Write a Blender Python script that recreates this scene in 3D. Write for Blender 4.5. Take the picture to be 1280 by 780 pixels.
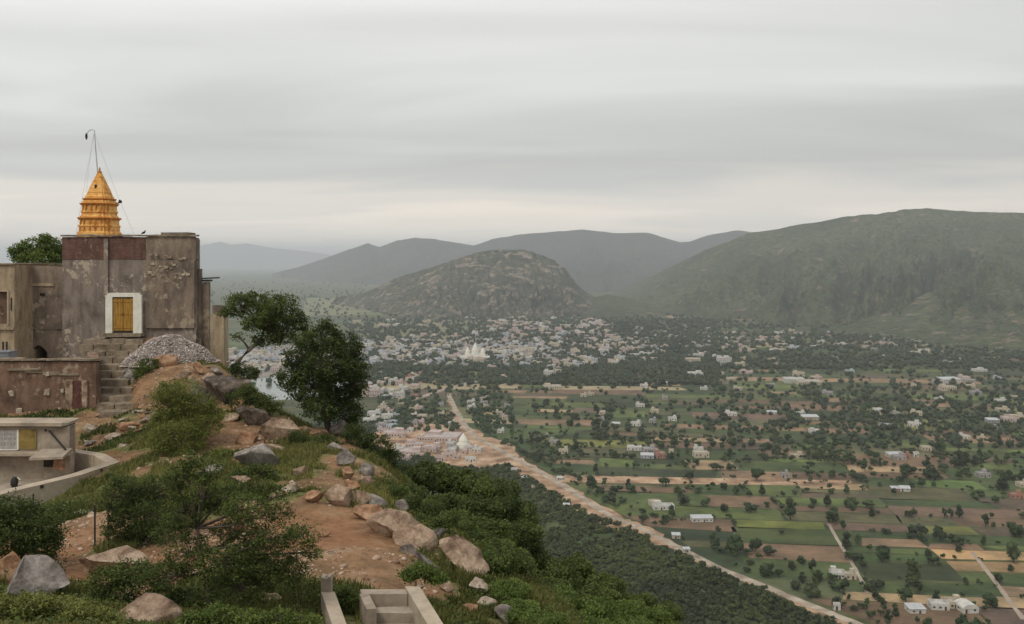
import bpy, math, random
import numpy as np
from mathutils import Vector
rnd = random.Random(7); R = np.random.RandomState(11)
S = bpy.context.scene
for o in list(bpy.data.objects): bpy.data.objects.remove(o)
C = S.collection
rad = math.radians
CAMZ = 180.0; F = 1200.0; HY = 325.0          # camera height above the plain, focal length and horizon in 1280-wide pixels
# ------------------------------------------------------------------ camera, sky, sun, exposure
cam = bpy.data.cameras.new('camera'); co = bpy.data.objects.new('camera', cam); C.objects.link(co)
co.location = (0, 0, CAMZ); co.rotation_euler = (rad(90), 0, 0)
cam.lens = 36 * F / 1280; cam.sensor_width = 36; cam.shift_y = -(390 - HY) / 1280; cam.clip_start = 0.3; cam.clip_end = 200000
S.camera = co
S.render.resolution_x = 1024; S.render.resolution_y = 624
S.view_settings.view_transform = 'Standard'; S.view_settings.look = 'None'; S.view_settings.gamma = 1; S.view_settings.exposure = 0.0
S.cycles.volume_bounces = 1
w = bpy.data.worlds.new('World'); S.world = w; w.use_nodes = True
SUN_EL, SUN_AZ = rad(52), rad(215)            # azimuth measured clockwise from +Y: behind the camera, to the left
def world():
    nt = w.node_tree; N = nt.nodes; L = nt.links; N.clear()
    out = N.new('ShaderNodeOutputWorld'); bg = N.new('ShaderNodeBackground'); bg.inputs[1].default_value = 0.1
    L.new(bg.outputs[0], out.inputs[0])
    sky = N.new('ShaderNodeTexSky'); sky.sky_type = 'NISHITA'; sky.sun_disc = False
    sky.sun_elevation = SUN_EL; sky.sun_rotation = SUN_AZ
    tc = N.new('ShaderNodeTexCoord'); sp = N.new('ShaderNodeSeparateXYZ'); L.new(tc.outputs['Generated'], sp.inputs[0])
    def m(op, a, b=None, clamp=False):
        n = N.new('ShaderNodeMath'); n.operation = op; n.use_clamp = clamp
        for i, v in enumerate((a, b)):
            if v is None: continue
            if isinstance(v, (int, float)): n.inputs[i].default_value = v
            else: L.new(v, n.inputs[i])
        return n.outputs[0]
    z = m('MAXIMUM', sp.outputs[2], 0.0); zz = m('ADD', z, 0.10)
    cx = m('DIVIDE', sp.outputs[0], zz); cy = m('DIVIDE', sp.outputs[1], zz)
    cb = N.new('ShaderNodeCombineXYZ'); L.new(m('MULTIPLY', cx, 0.34), cb.inputs[0]); L.new(m('MULTIPLY', cy, 0.75), cb.inputs[1])
    n1 = N.new('ShaderNodeTexNoise'); n1.inputs['Scale'].default_value = 1.1; n1.inputs['Detail'].default_value = 5; n1.inputs['Roughness'].default_value = .48; n1.inputs['Distortion'].default_value = .6
    L.new(cb.outputs[0], n1.inputs['Vector'])
    nz = m('SUBTRACT', n1.outputs[0], 0.5)
    zr = m('ADD', z, m('MULTIPLY', nz, 0.13))
    cr = N.new('ShaderNodeValToRGB'); L.new(zr, cr.inputs[0]); e = cr.color_ramp; e.interpolation = 'EASE'
    st = [(0.0, (1.05, .90, .74)), (.026, (1.02, .90, .76)), (.055, (.74, .68, .60)), (.095, (.47, .465, .44)), (.135, (.50, .50, .48)), (.19, (.60, .60, .58)), (.30, (.69, .68, .66)), (1.0, (.72, .72, .74))]
    e.elements[0].position = st[0][0]; e.elements[0].color = (*st[0][1], 1); e.elements[1].position = st[-1][0]; e.elements[1].color = (*st[-1][1], 1)
    for p, c in st[1:-1]: q = e.elements.new(p); q.color = (*c, 1)
    k = m('ADD', m('MULTIPLY', nz, 0.6), 1.0)
    side = m('ADD', m('MULTIPLY', sp.outputs[0], -0.10), 1.0)
    k = m('MULTIPLY', m('MULTIPLY', k, side), 13.5)
    vm = N.new('ShaderNodeVectorMath'); vm.operation = 'SCALE'; L.new(cr.outputs[0], vm.inputs[0]); L.new(k, vm.inputs['Scale'])
    mx = N.new('ShaderNodeMix'); mx.data_type = 'RGBA'; mx.inputs[0].default_value = 0.94
    L.new(sky.outputs[0], mx.inputs[6]); L.new(vm.outputs[0], mx.inputs[7]); L.new(mx.outputs[2], bg.inputs[0])
world()
sun = bpy.data.lights.new('sun', 'SUN'); sun.energy = 1.5; sun.angle = rad(14); sun.color = (1, .93, .82)
so = bpy.data.objects.new('sun', sun); C.objects.link(so)
sd = Vector((math.sin(SUN_AZ) * math.cos(SUN_EL), math.cos(SUN_AZ) * math.cos(SUN_EL), math.sin(SUN_EL)))
so.rotation_euler = sd.to_track_quat('Z', 'Y').to_euler(); so.location = (0, -20, 260)
# ------------------------------------------------------------------ helpers
def P(px, py, d): return Vector(((px - 640) / F * d, d, CAMZ - (py - HY) / F * d))
def Wp(px, py, z=0.0):
    d = (CAMZ - z) * F / (py - HY); return ((px - 640) / F * d, d)
def pix(x, y, z=0.0): return (640 + x / y * F, HY + (CAMZ - z) / y * F)
def hash2(ix, iy, s=0):
    n = (ix.astype(np.int64) * 374761393 + iy.astype(np.int64) * 668265263 + s * 1442695041) & 0x7fffffff
    n = ((n ^ (n >> 13)) * 1274126177) & 0x7fffffff
    return ((n ^ (n >> 16)) & 0xffff) / 65535.0
def vnoise(x, y, s=0):
    x = np.asarray(x, float); y = np.asarray(y, float)
    ix = np.floor(x); iy = np.floor(y); fx = x - ix; fy = y - iy
    fx = fx * fx * (3 - 2 * fx); fy = fy * fy * (3 - 2 * fy)
    a = hash2(ix, iy, s); b = hash2(ix + 1, iy, s); c = hash2(ix, iy + 1, s); d = hash2(ix + 1, iy + 1, s)
    return (a * (1 - fx) + b * fx) * (1 - fy) + (c * (1 - fx) + d * fx) * fy
def fbm(x, y, o=5, s=0, g=.5):
    t = 0; a = 1; tot = 0; x = np.asarray(x, float); y = np.asarray(y, float)
    for i in range(o): t = t + a * vnoise(x * 2 ** i + 17.3 * i, y * 2 ** i - 9.1 * i, s + i); tot += a; a *= g
    return t / tot
THINGS = []
def tag(o, label, cat, group=None):
    o['label'] = label; o['category'] = cat
    if group: o['group'] = group
    return o
def kind(o, k): o['kind'] = k; return o
def empty(name, loc, label, cat, group=None, rz=0):
    o = bpy.data.objects.new(name, None); C.objects.link(o); o.location = loc; o.rotation_euler = (0, 0, rz); o.empty_display_size = .2
    return tag(o, label, cat, group)
class MB:
    def __init__(s): s.v = []; s.f = []; s.mi = []; s.m = 0
    def quadmesh(s, vs, fs):
        b = len(s.v); s.v += [tuple(v) for v in vs]; s.f += [tuple(b + i for i in f) for f in fs]; s.mi += [s.m] * len(fs); return s
    def box(s, x0, x1, y0, y1, z0, z1, j=0):
        vs = [(x, y, z) for z in (z0, z1) for y in (y0, y1) for x in (x0, x1)]
        if j: vs = [(a + rnd.uniform(-j, j), b + rnd.uniform(-j, j), c + rnd.uniform(-j, j)) for a, b, c in vs]
        return s.quadmesh(vs, [(0, 2, 3, 1), (4, 5, 7, 6), (0, 1, 5, 4), (2, 6, 7, 3), (0, 4, 6, 2), (1, 3, 7, 5)])
    def prism(s, poly, z0, z1):
        n = len(poly); vs = [(x, y, z0) for x, y in poly] + [(x, y, z1) for x, y in poly]
        fs = [tuple(range(n - 1, -1, -1)), tuple(range(n, 2 * n))] + [(i, (i + 1) % n, n + (i + 1) % n, n + i) for i in range(n)]
        return s.quadmesh(vs, fs)
    def hexa(s, b, t):        # 4 bottom points, 4 top points (counter-clockwise from above)
        return s.quadmesh(list(b) + list(t), [(3, 2, 1, 0), (4, 5, 6, 7), (0, 1, 5, 4), (1, 2, 6, 5), (2, 3, 7, 6), (3, 0, 4, 7)])
    def loft(s, rings, cap=True):
        n = len(rings[0]); vs = [p for r in rings for p in r]; fs = []
        for k in range(len(rings) - 1):
            for i in range(n): j = (i + 1) % n; fs.append((k * n + i, k * n + j, (k + 1) * n + j, (k + 1) * n + i))
        if cap: fs.append(tuple(range(n - 1, -1, -1))); fs.append(tuple((len(rings) - 1) * n + i for i in range(n)))
        return s.quadmesh(vs, fs)
    def tube(s, pts, rs, n=7):
        pts = [Vector(p) for p in pts]; rings = []
        if not isinstance(rs, (list, tuple)): rs = [rs] * len(pts)
        for i, p in enumerate(pts):
            d = (pts[min(i + 1, len(pts) - 1)] - pts[max(i - 1, 0)]).normalized()
            a = Vector((0, 0, 1)) if abs(d.z) < .9 else Vector((1, 0, 0)); u = d.cross(a).normalized(); v = d.cross(u)
            rings.append([p + (u * math.cos(2 * math.pi * k / n) - v * math.sin(2 * math.pi * k / n)) * rs[i] for k in range(n)])
        return s.loft(rings)
    def build(s, name, mats, parent=None, origin=None, smooth=False):
        me = bpy.data.meshes.new(name)
        vs = s.v if origin is None else [(a - origin[0], b - origin[1], c - origin[2]) for a, b, c in s.v]
        me.from_pydata(vs, [], s.f)
        if not isinstance(mats, (list, tuple)): mats = [mats]
        for m in mats: me.materials.append(m)
        me.polygons.foreach_set('material_index', s.mi)
        if smooth: me.polygons.foreach_set('use_smooth', [True] * len(s.f))
        me.update()
        o = bpy.data.objects.new(name, me); C.objects.link(o)
        if parent: o.parent = parent
        elif origin is not None: o.location = origin
        return o
def npmesh(name, V, Fc, mats, col=None, mi=None, smooth=False):
    V = np.ascontiguousarray(V, dtype=np.float32); Fc = np.asarray(Fc, dtype=np.int32); n, k = Fc.shape
    me = bpy.data.meshes.new(name); me.vertices.add(len(V)); me.vertices.foreach_set('co', V.ravel())
    me.loops.add(n * k); me.loops.foreach_set('vertex_index', Fc.ravel())
    me.polygons.add(n); me.polygons.foreach_set('loop_start', np.arange(n, dtype=np.int32) * k)
    me.polygons.foreach_set('loop_total', np.full(n, k, dtype=np.int32))
    if mi is not None: me.polygons.foreach_set('material_index', np.asarray(mi, dtype=np.int32))
    if smooth: me.polygons.foreach_set('use_smooth', np.ones(n, dtype=bool))
    if not isinstance(mats, (list, tuple)): mats = [mats]
    for m in mats: me.materials.append(m)
    me.update(calc_edges=True); me.validate()
    if col is not None:
        a = me.color_attributes.new('tint', 'FLOAT_COLOR', 'CORNER')
        cc = np.ones((n, k, 4), dtype=np.float32); c = np.asarray(col, dtype=np.float32)
        cc[:, :, :3] = c[:, None, :] if c.ndim == 2 else c
        a.data.foreach_set('color', cc.ravel())
    return me
def link(name, me, parent=None, loc=None):
    o = bpy.data.objects.new(name, me); C.objects.link(o)
    if parent: o.parent = parent
    if loc is not None: o.location = loc
    return o
# ------------------------------------------------------------------ materials
MATS = {}
def mat(name, build):
    m = bpy.data.materials.new(name); m.use_nodes = True; nt = m.node_tree; N = nt.nodes; L = nt.links
    b = N['Principled BSDF']; b.inputs['Roughness'].default_value = .9; b.inputs['Specular IOR Level'].default_value = .2
    build(N, L, b); MATS[name] = m; return m
def tex(N, L, kind_, scale, detail=4, vec=None, rough=.55, dist=0):
    t = N.new('ShaderNodeTexNoise' if kind_ == 'n' else 'ShaderNodeTexVoronoi'); t.inputs['Scale'].default_value = scale
    if kind_ == 'n': t.inputs['Detail'].default_value = detail; t.inputs['Roughness'].default_value = rough; t.inputs['Distortion'].default_value = dist
    if vec is not None: L.new(vec, t.inputs['Vector'])
    return t
def coords(N, L, scale=(1, 1, 1), rot=(0, 0, 0), obj=True):
    t = N.new('ShaderNodeTexCoord'); mp = N.new('ShaderNodeMapping'); mp.inputs['Scale'].default_value = scale; mp.inputs['Rotation'].default_value = rot
    if obj: L.new(t.outputs['Object'], mp.inputs[0])
    else:
        g = N.new('ShaderNodeNewGeometry'); L.new(g.outputs['Position'], mp.inputs[0])
    return mp.outputs[0]
def ramp(N, L, src, stops):
    r = N.new('ShaderNodeValToRGB'); e = r.color_ramp
    e.elements[0].position = stops[0][0]; e.elements[0].color = (*stops[0][1], 1); e.elements[1].position = stops[-1][0]; e.elements[1].color = (*stops[-1][1], 1)
    for p, c in stops[1:-1]: q = e.elements.new(p); q.color = (*c, 1)
    L.new(src, r.inputs[0]); return r.outputs[0]
def mix(N, L, fac, a, b, mode='MIX'):
    n = N.new('ShaderNodeMix'); n.data_type = 'RGBA'; n.blend_type = mode
    for i, v in ((0, fac), (6, a), (7, b)):
        if isinstance(v, (int, float)): n.inputs[i].default_value = v
        elif isinstance(v, tuple): n.inputs[i].default_value = (*v, 1)
        else: L.new(v, n.inputs[i])
    return n.outputs[2]
def bump(N, L, b, h, strength=.5, dist=.05):
    n = N.new('ShaderNodeBump'); n.inputs['Strength'].default_value = strength; n.inputs['Distance'].default_value = dist
    L.new(h, n.inputs['Height']); L.new(n.outputs[0], b.inputs['Normal'])
def stone(name, dark, mid, light, scale=1.0, bmp=.04, lo=.3, hi=.7, stretch=(1, 1, 1), fine=.45):
    def f(N, L, b):
        v = coords(N, L, stretch)
        n = tex(N, L, 'n', scale, 7, v, .62, .3); c = ramp(N, L, n.outputs[0], [(lo, dark), ((lo + hi) / 2, mid), (hi, light)])
        n2 = tex(N, L, 'n', scale * 7, 6, v, .7); c2 = ramp(N, L, n2.outputs[0], [(.3, (.45, .45, .45)), (.62, (1, 1, 1))])
        c = mix(N, L, fine, c, c2, 'MULTIPLY'); L.new(c, b.inputs['Base Color']); bump(N, L, b, n2.outputs[0], .8, bmp)
    return mat(name, f)
def leaf(name, c0, c1, trans=.3):
    def f(N, L, b):
        a = N.new('ShaderNodeAttribute'); a.attribute_name = 'tint'
        c = ramp(N, L, a.outputs['Fac'], [(0, c0), (1, c1)]); L.new(c, b.inputs['Base Color']); b.inputs['Roughness'].default_value = .65
        t = N.new('ShaderNodeBsdfTranslucent'); L.new(c, t.inputs[0]); ms = N.new('ShaderNodeMixShader'); ms.inputs[0].default_value = trans
        L.new(b.outputs[0], ms.inputs[1]); L.new(t.outputs[0], ms.inputs[2]); L.new(ms.outputs[0], N['Material Output'].inputs[0])
    return mat(name, f)
def flat(name, c, rough=.8, var=.25, scale=2.0):
    def f(N, L, b):
        n = tex(N, L, 'n', scale, 5, coords(N, L)); k = ramp(N, L, n.outputs[0], [(.3, tuple(x * (1 - var) for x in c)), (.7, c)])
        L.new(k, b.inputs['Base Color']); b.inputs['Roughness'].default_value = rough
    return mat(name, f)
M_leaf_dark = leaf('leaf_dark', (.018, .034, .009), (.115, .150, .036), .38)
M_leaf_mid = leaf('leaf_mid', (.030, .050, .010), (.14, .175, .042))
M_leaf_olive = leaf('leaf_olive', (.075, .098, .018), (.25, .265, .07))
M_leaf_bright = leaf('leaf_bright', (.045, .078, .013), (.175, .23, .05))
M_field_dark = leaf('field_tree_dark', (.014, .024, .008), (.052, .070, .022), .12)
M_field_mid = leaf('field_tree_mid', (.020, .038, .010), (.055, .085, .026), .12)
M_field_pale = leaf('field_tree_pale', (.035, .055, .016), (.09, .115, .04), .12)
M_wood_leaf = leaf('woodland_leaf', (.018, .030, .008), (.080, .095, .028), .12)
M_grass = leaf('grass_blade', (.04, .055, .012), (.22, .205, .065), .25)
M_bark = stone('bark', (.05, .04, .03), (.10, .08, .06), (.17, .14, .11), 3, .03, stretch=(1, 1, .3))
M_rock_tan = stone('rock_tan', (.13, .08, .05), (.38, .27, .185), (.56, .43, .31), 1.5, .09, .36, .64, fine=.75)
M_rock_orange = stone('rock_orange', (.15, .075, .04), (.38, .215, .125), (.52, .35, .22), 1.5, .09, .36, .64, fine=.75)
M_rock_grey = stone('rock_grey', (.07, .06, .05), (.23, .20, .175), (.42, .37, .325), 1.7, .09, .36, .64, fine=.75)
M_rock_ash = stone('rock_ash', (.17, .145, .12), (.34, .30, .265), (.48, .44, .39), 1.5, .09, .36, .64, fine=.7)
M_rock_dark = stone('rock_dark', (.04, .03, .022), (.12, .095, .075), (.25, .20, .16), 1.7, .09, .36, .64, fine=.75)
M_rock_pale = stone('rock_pale', (.22, .16, .11), (.43, .35, .265), (.60, .52, .41), 1.6, .08, .36, .64, fine=.7)
M_concrete = stone('old_concrete', (.20, .16, .12), (.34, .28, .215), (.45, .38, .30), .8, .012, fine=.5)
M_concrete2 = stone('pale_concrete', (.24, .20, .15), (.40, .33, .245), (.50, .43, .33), .6, .01, fine=.4)
M_step = stone('step_stone', (.10, .08, .05), (.24, .19, .135), (.36, .29, .21), 1.4, .04)
M_white = stone('white_plaster', (.50, .47, .38), (.68, .66, .57), (.78, .76, .68), .9, .008, fine=.25)
M_iron = flat('dark_iron', (.035, .03, .028), .6)
M_pole = flat('pale_pole_paint', (.50, .50, .48), .5)
M_grey_metal = flat('grey_metal', (.22, .23, .24), .5)
M_orange = stone('tower_paint', (.48, .20, .05), (.76, .40, .115), (.84, .52, .19), 2.4, .02, .36, .64, fine=.5)
M_orange_dark = stone('tower_cornice_paint', (.32, .11, .03), (.52, .22, .05), (.62, .28, .07), 2.5, .01, fine=.35)
def wallmat(name, base, patch, dark, pt=.60, brick=None, zlo=None):
    def f(N, L, b):
        v = coords(N, L)
        n = tex(N, L, 'n', .45, 6, v, .6, .5); c = ramp(N, L, n.outputs[0], [(.30, dark), (.5, base), (.75, tuple(x * 1.25 for x in base))])
        if brick:
            br = N.new('ShaderNodeTexBrick'); br.inputs['Scale'].default_value = 1; br.inputs['Brick Width'].default_value = .26; br.inputs['Row Height'].default_value = .09; br.inputs['Mortar Size'].default_value = .01
            br.inputs['Color1'].default_value = (*brick, 1); br.inputs['Color2'].default_value = (*(x * .6 for x in brick), 1); br.inputs['Mortar'].default_value = (.12, .10, .09, 1)
            L.new(coords(N, L, rot=(rad(-90), 0, 0)), br.inputs['Vector'])
            c = mix(N, L, .75, c, br.outputs[0])
        st = tex(N, L, 'n', 2.2, 6, coords(N, L, (1, 1, .28)), .65); s = ramp(N, L, st.outputs[0], [(.38, (.45, .44, .43)), (.58, (1.1, 1.08, 1.05))])
        c = mix(N, L, .6, c, s, 'MULTIPLY')
        n3 = tex(N, L, 'n', 2.4, 9, v, .70, .1); n4 = tex(N, L, 'n', .32, 3, v, .5); md = N.new('ShaderNodeMath'); md.operation = 'MULTIPLY_ADD'; L.new(n4.outputs[0], md.inputs[0]); md.inputs[1].default_value = .9; md.inputs[2].default_value = -.45; ma = N.new('ShaderNodeMath'); ma.operation = 'ADD'; L.new(n3.outputs[0], ma.inputs[0]); L.new(md.outputs[0], ma.inputs[1]); k = ramp(N, L, ma.outputs[0], [(pt, (0, 0, 0)), (pt + .06, (.85, .85, .85))])
        c = mix(N, L, k, c, patch)
        n2 = tex(N, L, 'n', 9, 6, v, .7); k2 = ramp(N, L, n2.outputs[0], [(.3, (.5, .5, .5)), (.6, (1, 1, 1))]); c = mix(N, L, .5, c, k2, 'MULTIPLY')
        L.new(c, b.inputs['Base Color']); bump(N, L, b, n2.outputs[0], .7, .03)
    return mat(name, f)
M_wall = wallmat('stained_stone_wall', (.235, .195, .165), (.46, .39, .30), (.11, .088, .074), .56)
M_wall_top = wallmat('brick_wall_top', (.16, .08, .06), (.30, .2, .15), (.08, .045, .035), .62, (.19, .095, .07))
M_wall_wing = wallmat('wing_plaster', (.225, .175, .135), (.38, .31, .22), (.115, .095, .078), .585)
M_wall_beige = wallmat('beige_plaster', (.38, .30, .20), (.48, .40, .30), (.24, .18, .12), .62)
M_wall_terr = wallmat('terrace_wall', (.20, .125, .088), (.36, .29, .21), (.075, .048, .036), .565)
M_red = wallmat('faded_red_paint', (.12, .052, .042), (.36, .24, .15), (.10, .03, .03), .58)
def wood(N, L, b):
    v = coords(N, L, (6, 6, .6)); n = tex(N, L, 'n', 3, 4, v); L.new(ramp(N, L, n.outputs[0], [(.3, (.22, .11, .02)), (.7, (.42, .24, .055))]), b.inputs['Base Color'])
M_door = mat('varnished_door', wood)
# ------------------------------------------------------------------ terrain of the near hill
CP = [(155, 421, 60), (100, 430, 59), (60, 470, 58), (210, 445, 57), (240, 452, 56), (255, 442, 60), (140, 455, 57), (140, 490, 53), (150, 522, 50), (150, 552, 46.5), (60, 530, 50), (10, 540, 48),
      (295, 470, 52), (270, 500, 49), (250, 525, 46), (310, 530, 45), (352, 552, 42), (420, 548, 44), (400, 590, 37), (455, 596, 37), (505, 645, 32), (330, 600, 35), (400, 650, 29), (450, 695, 25.5),
      (565, 690, 28), (600, 745, 25), (520, 772, 20.5), (620, 782, 23), (420, 778, 20), (250, 705, 24), (120, 690, 27), (150, 742, 22), (50, 765, 19), (100, 645, 32), (200, 640, 31), (30, 640, 32), (90, 800, 15.5),
      (300, 790, 16.5), (60, 645, 34), (60, 600, 40.5), (110, 630, 36.5), (180, 590, 38), (0, 700, 26), (230, 465, 53), (325, 512, 50), (300, 500, 51.5), (343, 522, 48), (362, 532, 46), (310, 492, 53.5)]
cp = np.array([[*(P(a, b, c))] for a, b, c in CP])
cp[:, 2] -= CAMZ
cp = np.vstack([cp, [[0, 0, -1.8], [3, 0, -2.2], [-5, 0, -1.8], [-14, 4, -2.6], [-30, 8, -5], [0, -10, -1.5], [-20, -10, -2], [0, 10, -4.2], [-6, 10, -4.0], [-45, 30, -9.5], [-45, 60, -8.5], [-20, 70, -6], [-30, 70, -6], [-40, 45, -9]]])
def tps_fit(pts, lam=.4):
    n = len(pts); d = np.hypot(pts[:, None, 0] - pts[None, :, 0], pts[:, None, 1] - pts[None, :, 1]); K = np.where(d > 0, d * d * np.log(d + 1e-12), 0) + lam * np.eye(n) * 10
    Pm = np.c_[np.ones(n), pts[:, :2]]; A = np.block([[K, Pm], [Pm.T, np.zeros((3, 3))]]); return np.linalg.solve(A, np.r_[pts[:, 2], 0, 0, 0])
TW = tps_fit(cp)
def tps(x, y):
    out = TW[-3] + TW[-2] * x + TW[-1] * y
    for i in range(len(cp)):
        r2 = (x - cp[i, 0]) ** 2 + (y - cp[i, 1]) ** 2; out = out + TW[i] * .5 * r2 * np.log(r2 + 1e-12)
    return out
EY = [-30, 0, 10, 22.5, 26, 33, 37, 44, 48, 52, 58, 64, 72]; EX = [11, 6, 4, 0, -.65, -3, -5.2, -8.1, -12.0, -15.2, -18.6, -24, -30]
def edge(y): return np.interp(y, EY, EX)
def Z(x, y):
    x = np.asarray(x, float); y = np.asarray(y, float)
    yc = np.clip(y, -12, 70); xc = np.minimum(np.maximum(x, -46), edge(yc)); s = np.hypot(x - xc, y - yc)
    z = tps(xc, yc)
    fall = .82 * np.sqrt(s * s + 1.0) - .82; fall = np.where(s > 60, 48.4 + (fall - 48.4) * .72, fall)
    n = (fbm(x / 6, y / 6, 4, 3) - .5) * .9 + (fbm(x / 1.3, y / 1.3, 4, 5) - .5) * .22
    n = n + np.clip(s / 40, 0, 1) * (fbm(x / 45, y / 45, 4, 9) - .5) * 26
    h = z - fall + n; sm = lambda t: np.clip(t, 0, 1)
    # cut-outs for the stair corridor, the basin and the terrace
    xa = (106 - 640) / F * y; xb = (172 - 640) / F * y; k = sm((x - xa) / .5) * sm((xb - x) / .5) * sm((y - 50.2) / .5) * sm((59.6 - y) / .4)
    line = np.interp(y, [50.7, 51.6, 52.6, 53.6, 54.5, 55.4, 56.2, 57.0, 57.7, 58.3, 58.9], [-8.03, -7.74, -7.45, -7.15, -6.81, -6.46, -6.14, -5.8, -5.48, -5.15, -4.86])
    h = h * (1 - k) + (line - .45) * k
    k = sm((-17.6 - x) / .4) * sm((y - 35.6 + (x + 17) * .10) / .4) * sm((43.4 - y) / .4); h = h * (1 - k) + np.minimum(h, -9.75) * k
    k = sm((-22.9 - x) / .3) * sm((y - 52.3) / .3); h = h * (1 - k) + np.minimum(h, -6.9) * k
    return CAMZ + h
def zt(x, y): return float(Z(np.array([x]), np.array([y]))[0])
GR = [(230, 600, 37, 2.6, .6), (380, 560, 40, 2.2, .4), (340, 590, 36, 2, .3), (290, 560, 41, 1.6, -.4), (420, 600, 36, 1.4, .3), (350, 570, 40, 2, .4), (130, 640, 33, 3.5, 1), (590, 640, 34, 4, 1), (560, 720, 25, 2.2, 1), (500, 740, 22, 1.8, .8), (300, 740, 20, 4, 1), (90, 770, 17, 4, 1),
      (430, 670, 27, 3.2, -1.2), (460, 700, 24, 2, -.8), (390, 630, 31, 2.2, -.8), (330, 640, 29, 1.6, -.5), (330, 520, 45, 2, -.2), (240, 470, 53, 3.4, -1.2), (100, 670, 29, 2.0, -1.4), (150, 500, 51, 3, .3), (300, 660, 27, 1.3, -.7), (470, 640, 31, 1.2, -.5),
      (215, 690, 25, 1.2, -1), (100, 700, 25, 1.4, -.6), (260, 500, 48, 2, -.3), (180, 545, 46, 2.5, .2), (530, 680, 28, 1.5, .4), (380, 720, 22, 1.5, .5)]
def grassmask(x, y):
    g = .44 + 2.3 * (fbm(x / 2.2, y / 2.2, 5, 21, .6) - .5)
    for a, b, d, r, k in GR:
        p = P(a, b, d); g = g + k * .6 * np.exp(-((x - p.x) ** 2 + (y - p.y) ** 2) / (r * r))
    yc = np.clip(y, -12, 70); s = np.maximum(x - edge(yc), 0) + np.maximum(y - 70, 0)
    return np.clip(g + np.clip(s / 3, 0, .5), 0, 1)
def near_hill():
    xs = np.unique(np.r_[np.arange(-420, -60, 9), np.arange(-60, -34, 1.2), np.arange(-34, 12, .24), np.arange(12, 40, 1.2), np.arange(40, 330, 7)])
    ys = np.unique(np.r_[np.arange(-330, -12, 9), np.arange(-12, 14, 1), np.arange(14, 64, .24), np.arange(64, 90, 1.2), np.arange(90, 400, 7)])
    X, Y = np.meshgrid(xs, ys); z = Z(X, Y); z = np.maximum(z, -3)
    V = np.c_[X.ravel(), Y.ravel(), z.ravel()]; nx = len(xs); i = np.arange(len(ys) - 1)[:, None] * nx + np.arange(nx - 1)[None, :]; i = i.ravel()
    Fc = np.c_[i, i + 1, i + nx + 1, i + nx]; g = grassmask(X, Y).ravel()
    col = g[Fc][:, :, None] * np.ones(3)
    def f(N, L, b):
        a = N.new('ShaderNodeAttribute'); a.attribute_name = 'tint'; v = coords(N, L)
        n = tex(N, L, 'n', .6, 7, v, .65, .3); soil = ramp(N, L, n.outputs[0], [(.30, (.08, .05, .028)), (.44, (.20, .12, .062)), (.57, (.30, .18, .095)), (.72, (.40, .28, .175))])
        r = tex(N, L, 'n', .13, 3, v); soil = mix(N, L, ramp(N, L, r.outputs[0], [(.50, (0, 0, 0)), (.64, (.65, .65, .65))]), soil, (.33, .14, .065))
        st = tex(N, L, 'n', 5, 8, v, .75); soil = mix(N, L, .6, soil, ramp(N, L, st.outputs[0], [(.32, (.35, .33, .3)), (.55, (1, 1, 1))]), 'MULTIPLY')
        gn = tex(N, L, 'n', 2.5, 7, v, .7); gr = ramp(N, L, gn.outputs[0], [(.3, (.045, .062, .015)), (.5, (.11, .12, .035)), (.68, (.22, .19, .08))])
        md = N.new('ShaderNodeMath'); md.operation = 'ADD'; L.new(a.outputs['Fac'], md.inputs[0])
        m2 = N.new('ShaderNodeMath'); m2.operation = 'MULTIPLY_ADD'; L.new(st.outputs[0], m2.inputs[0]); m2.inputs[1].default_value = .9; m2.inputs[2].default_value = -.45; L.new(m2.outputs[0], md.inputs[1])
        k = ramp(N, L, md.outputs[0], [(.42, (0, 0, 0)), (.60, (1, 1, 1))])
        L.new(mix(N, L, k, soil, gr), b.inputs['Base Color']); bump(N, L, b, st.outputs[0], .9, .10)
    me = npmesh('near_hill', V, Fc, mat('hill_soil', f), col, smooth=True); kind(link('near_hill', me), 'structure')
near_hill()
# ------------------------------------------------------------------ plain, fields, road, lake
ROAD = [(560, 492), (566, 505), (574, 520), (590, 543), (612, 556), (640, 571), (700, 605), (760, 643), (800, 660), (850, 686), (900, 711), (950, 731), (1000, 752), (1080, 784), (1200, 835), (1340, 900)]
RW = [Wp(a, b) for a, b in ROAD]
def road_x(y):
    ys = [p[1] for p in RW][::-1]; xs = [p[0] for p in RW][::-1]; return np.interp(y, ys, xs)
def ground(N, L, b):
    v = coords(N, L); vs = coords(N, L, (1, 2.2, 1), (0, 0, rad(7)))
    n = tex(N, L, 'n', .004, 8, vs, .62, .4); c = ramp(N, L, n.outputs[0], [(.30, (.040, .052, .022)), (.45, (.065, .080, .030)), (.55, (.10, .115, .045)), (.66, (.16, .15, .075)), (.76, (.20, .155, .10))])
    vo = N.new('ShaderNodeTexVoronoi'); vo.inputs['Scale'].default_value = .006; vo.distance = 'CHEBYCHEV'; L.new(vs, vo.inputs['Vector'])
    c = mix(N, L, .35, c, mix(N, L, .6, vo.outputs['Color'], (.1, .1, .04)), 'SOFT_LIGHT')
    d = tex(N, L, 'n', .06, 6, v, .7); c = mix(N, L, .7, c, ramp(N, L, d.outputs[0], [(.36, (.35, .38, .35)), (.55, (1, 1, 1))]), 'MULTIPLY')
    L.new(c, b.inputs['Base Color'])
M_plain = mat('plain_ground', ground)
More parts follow.
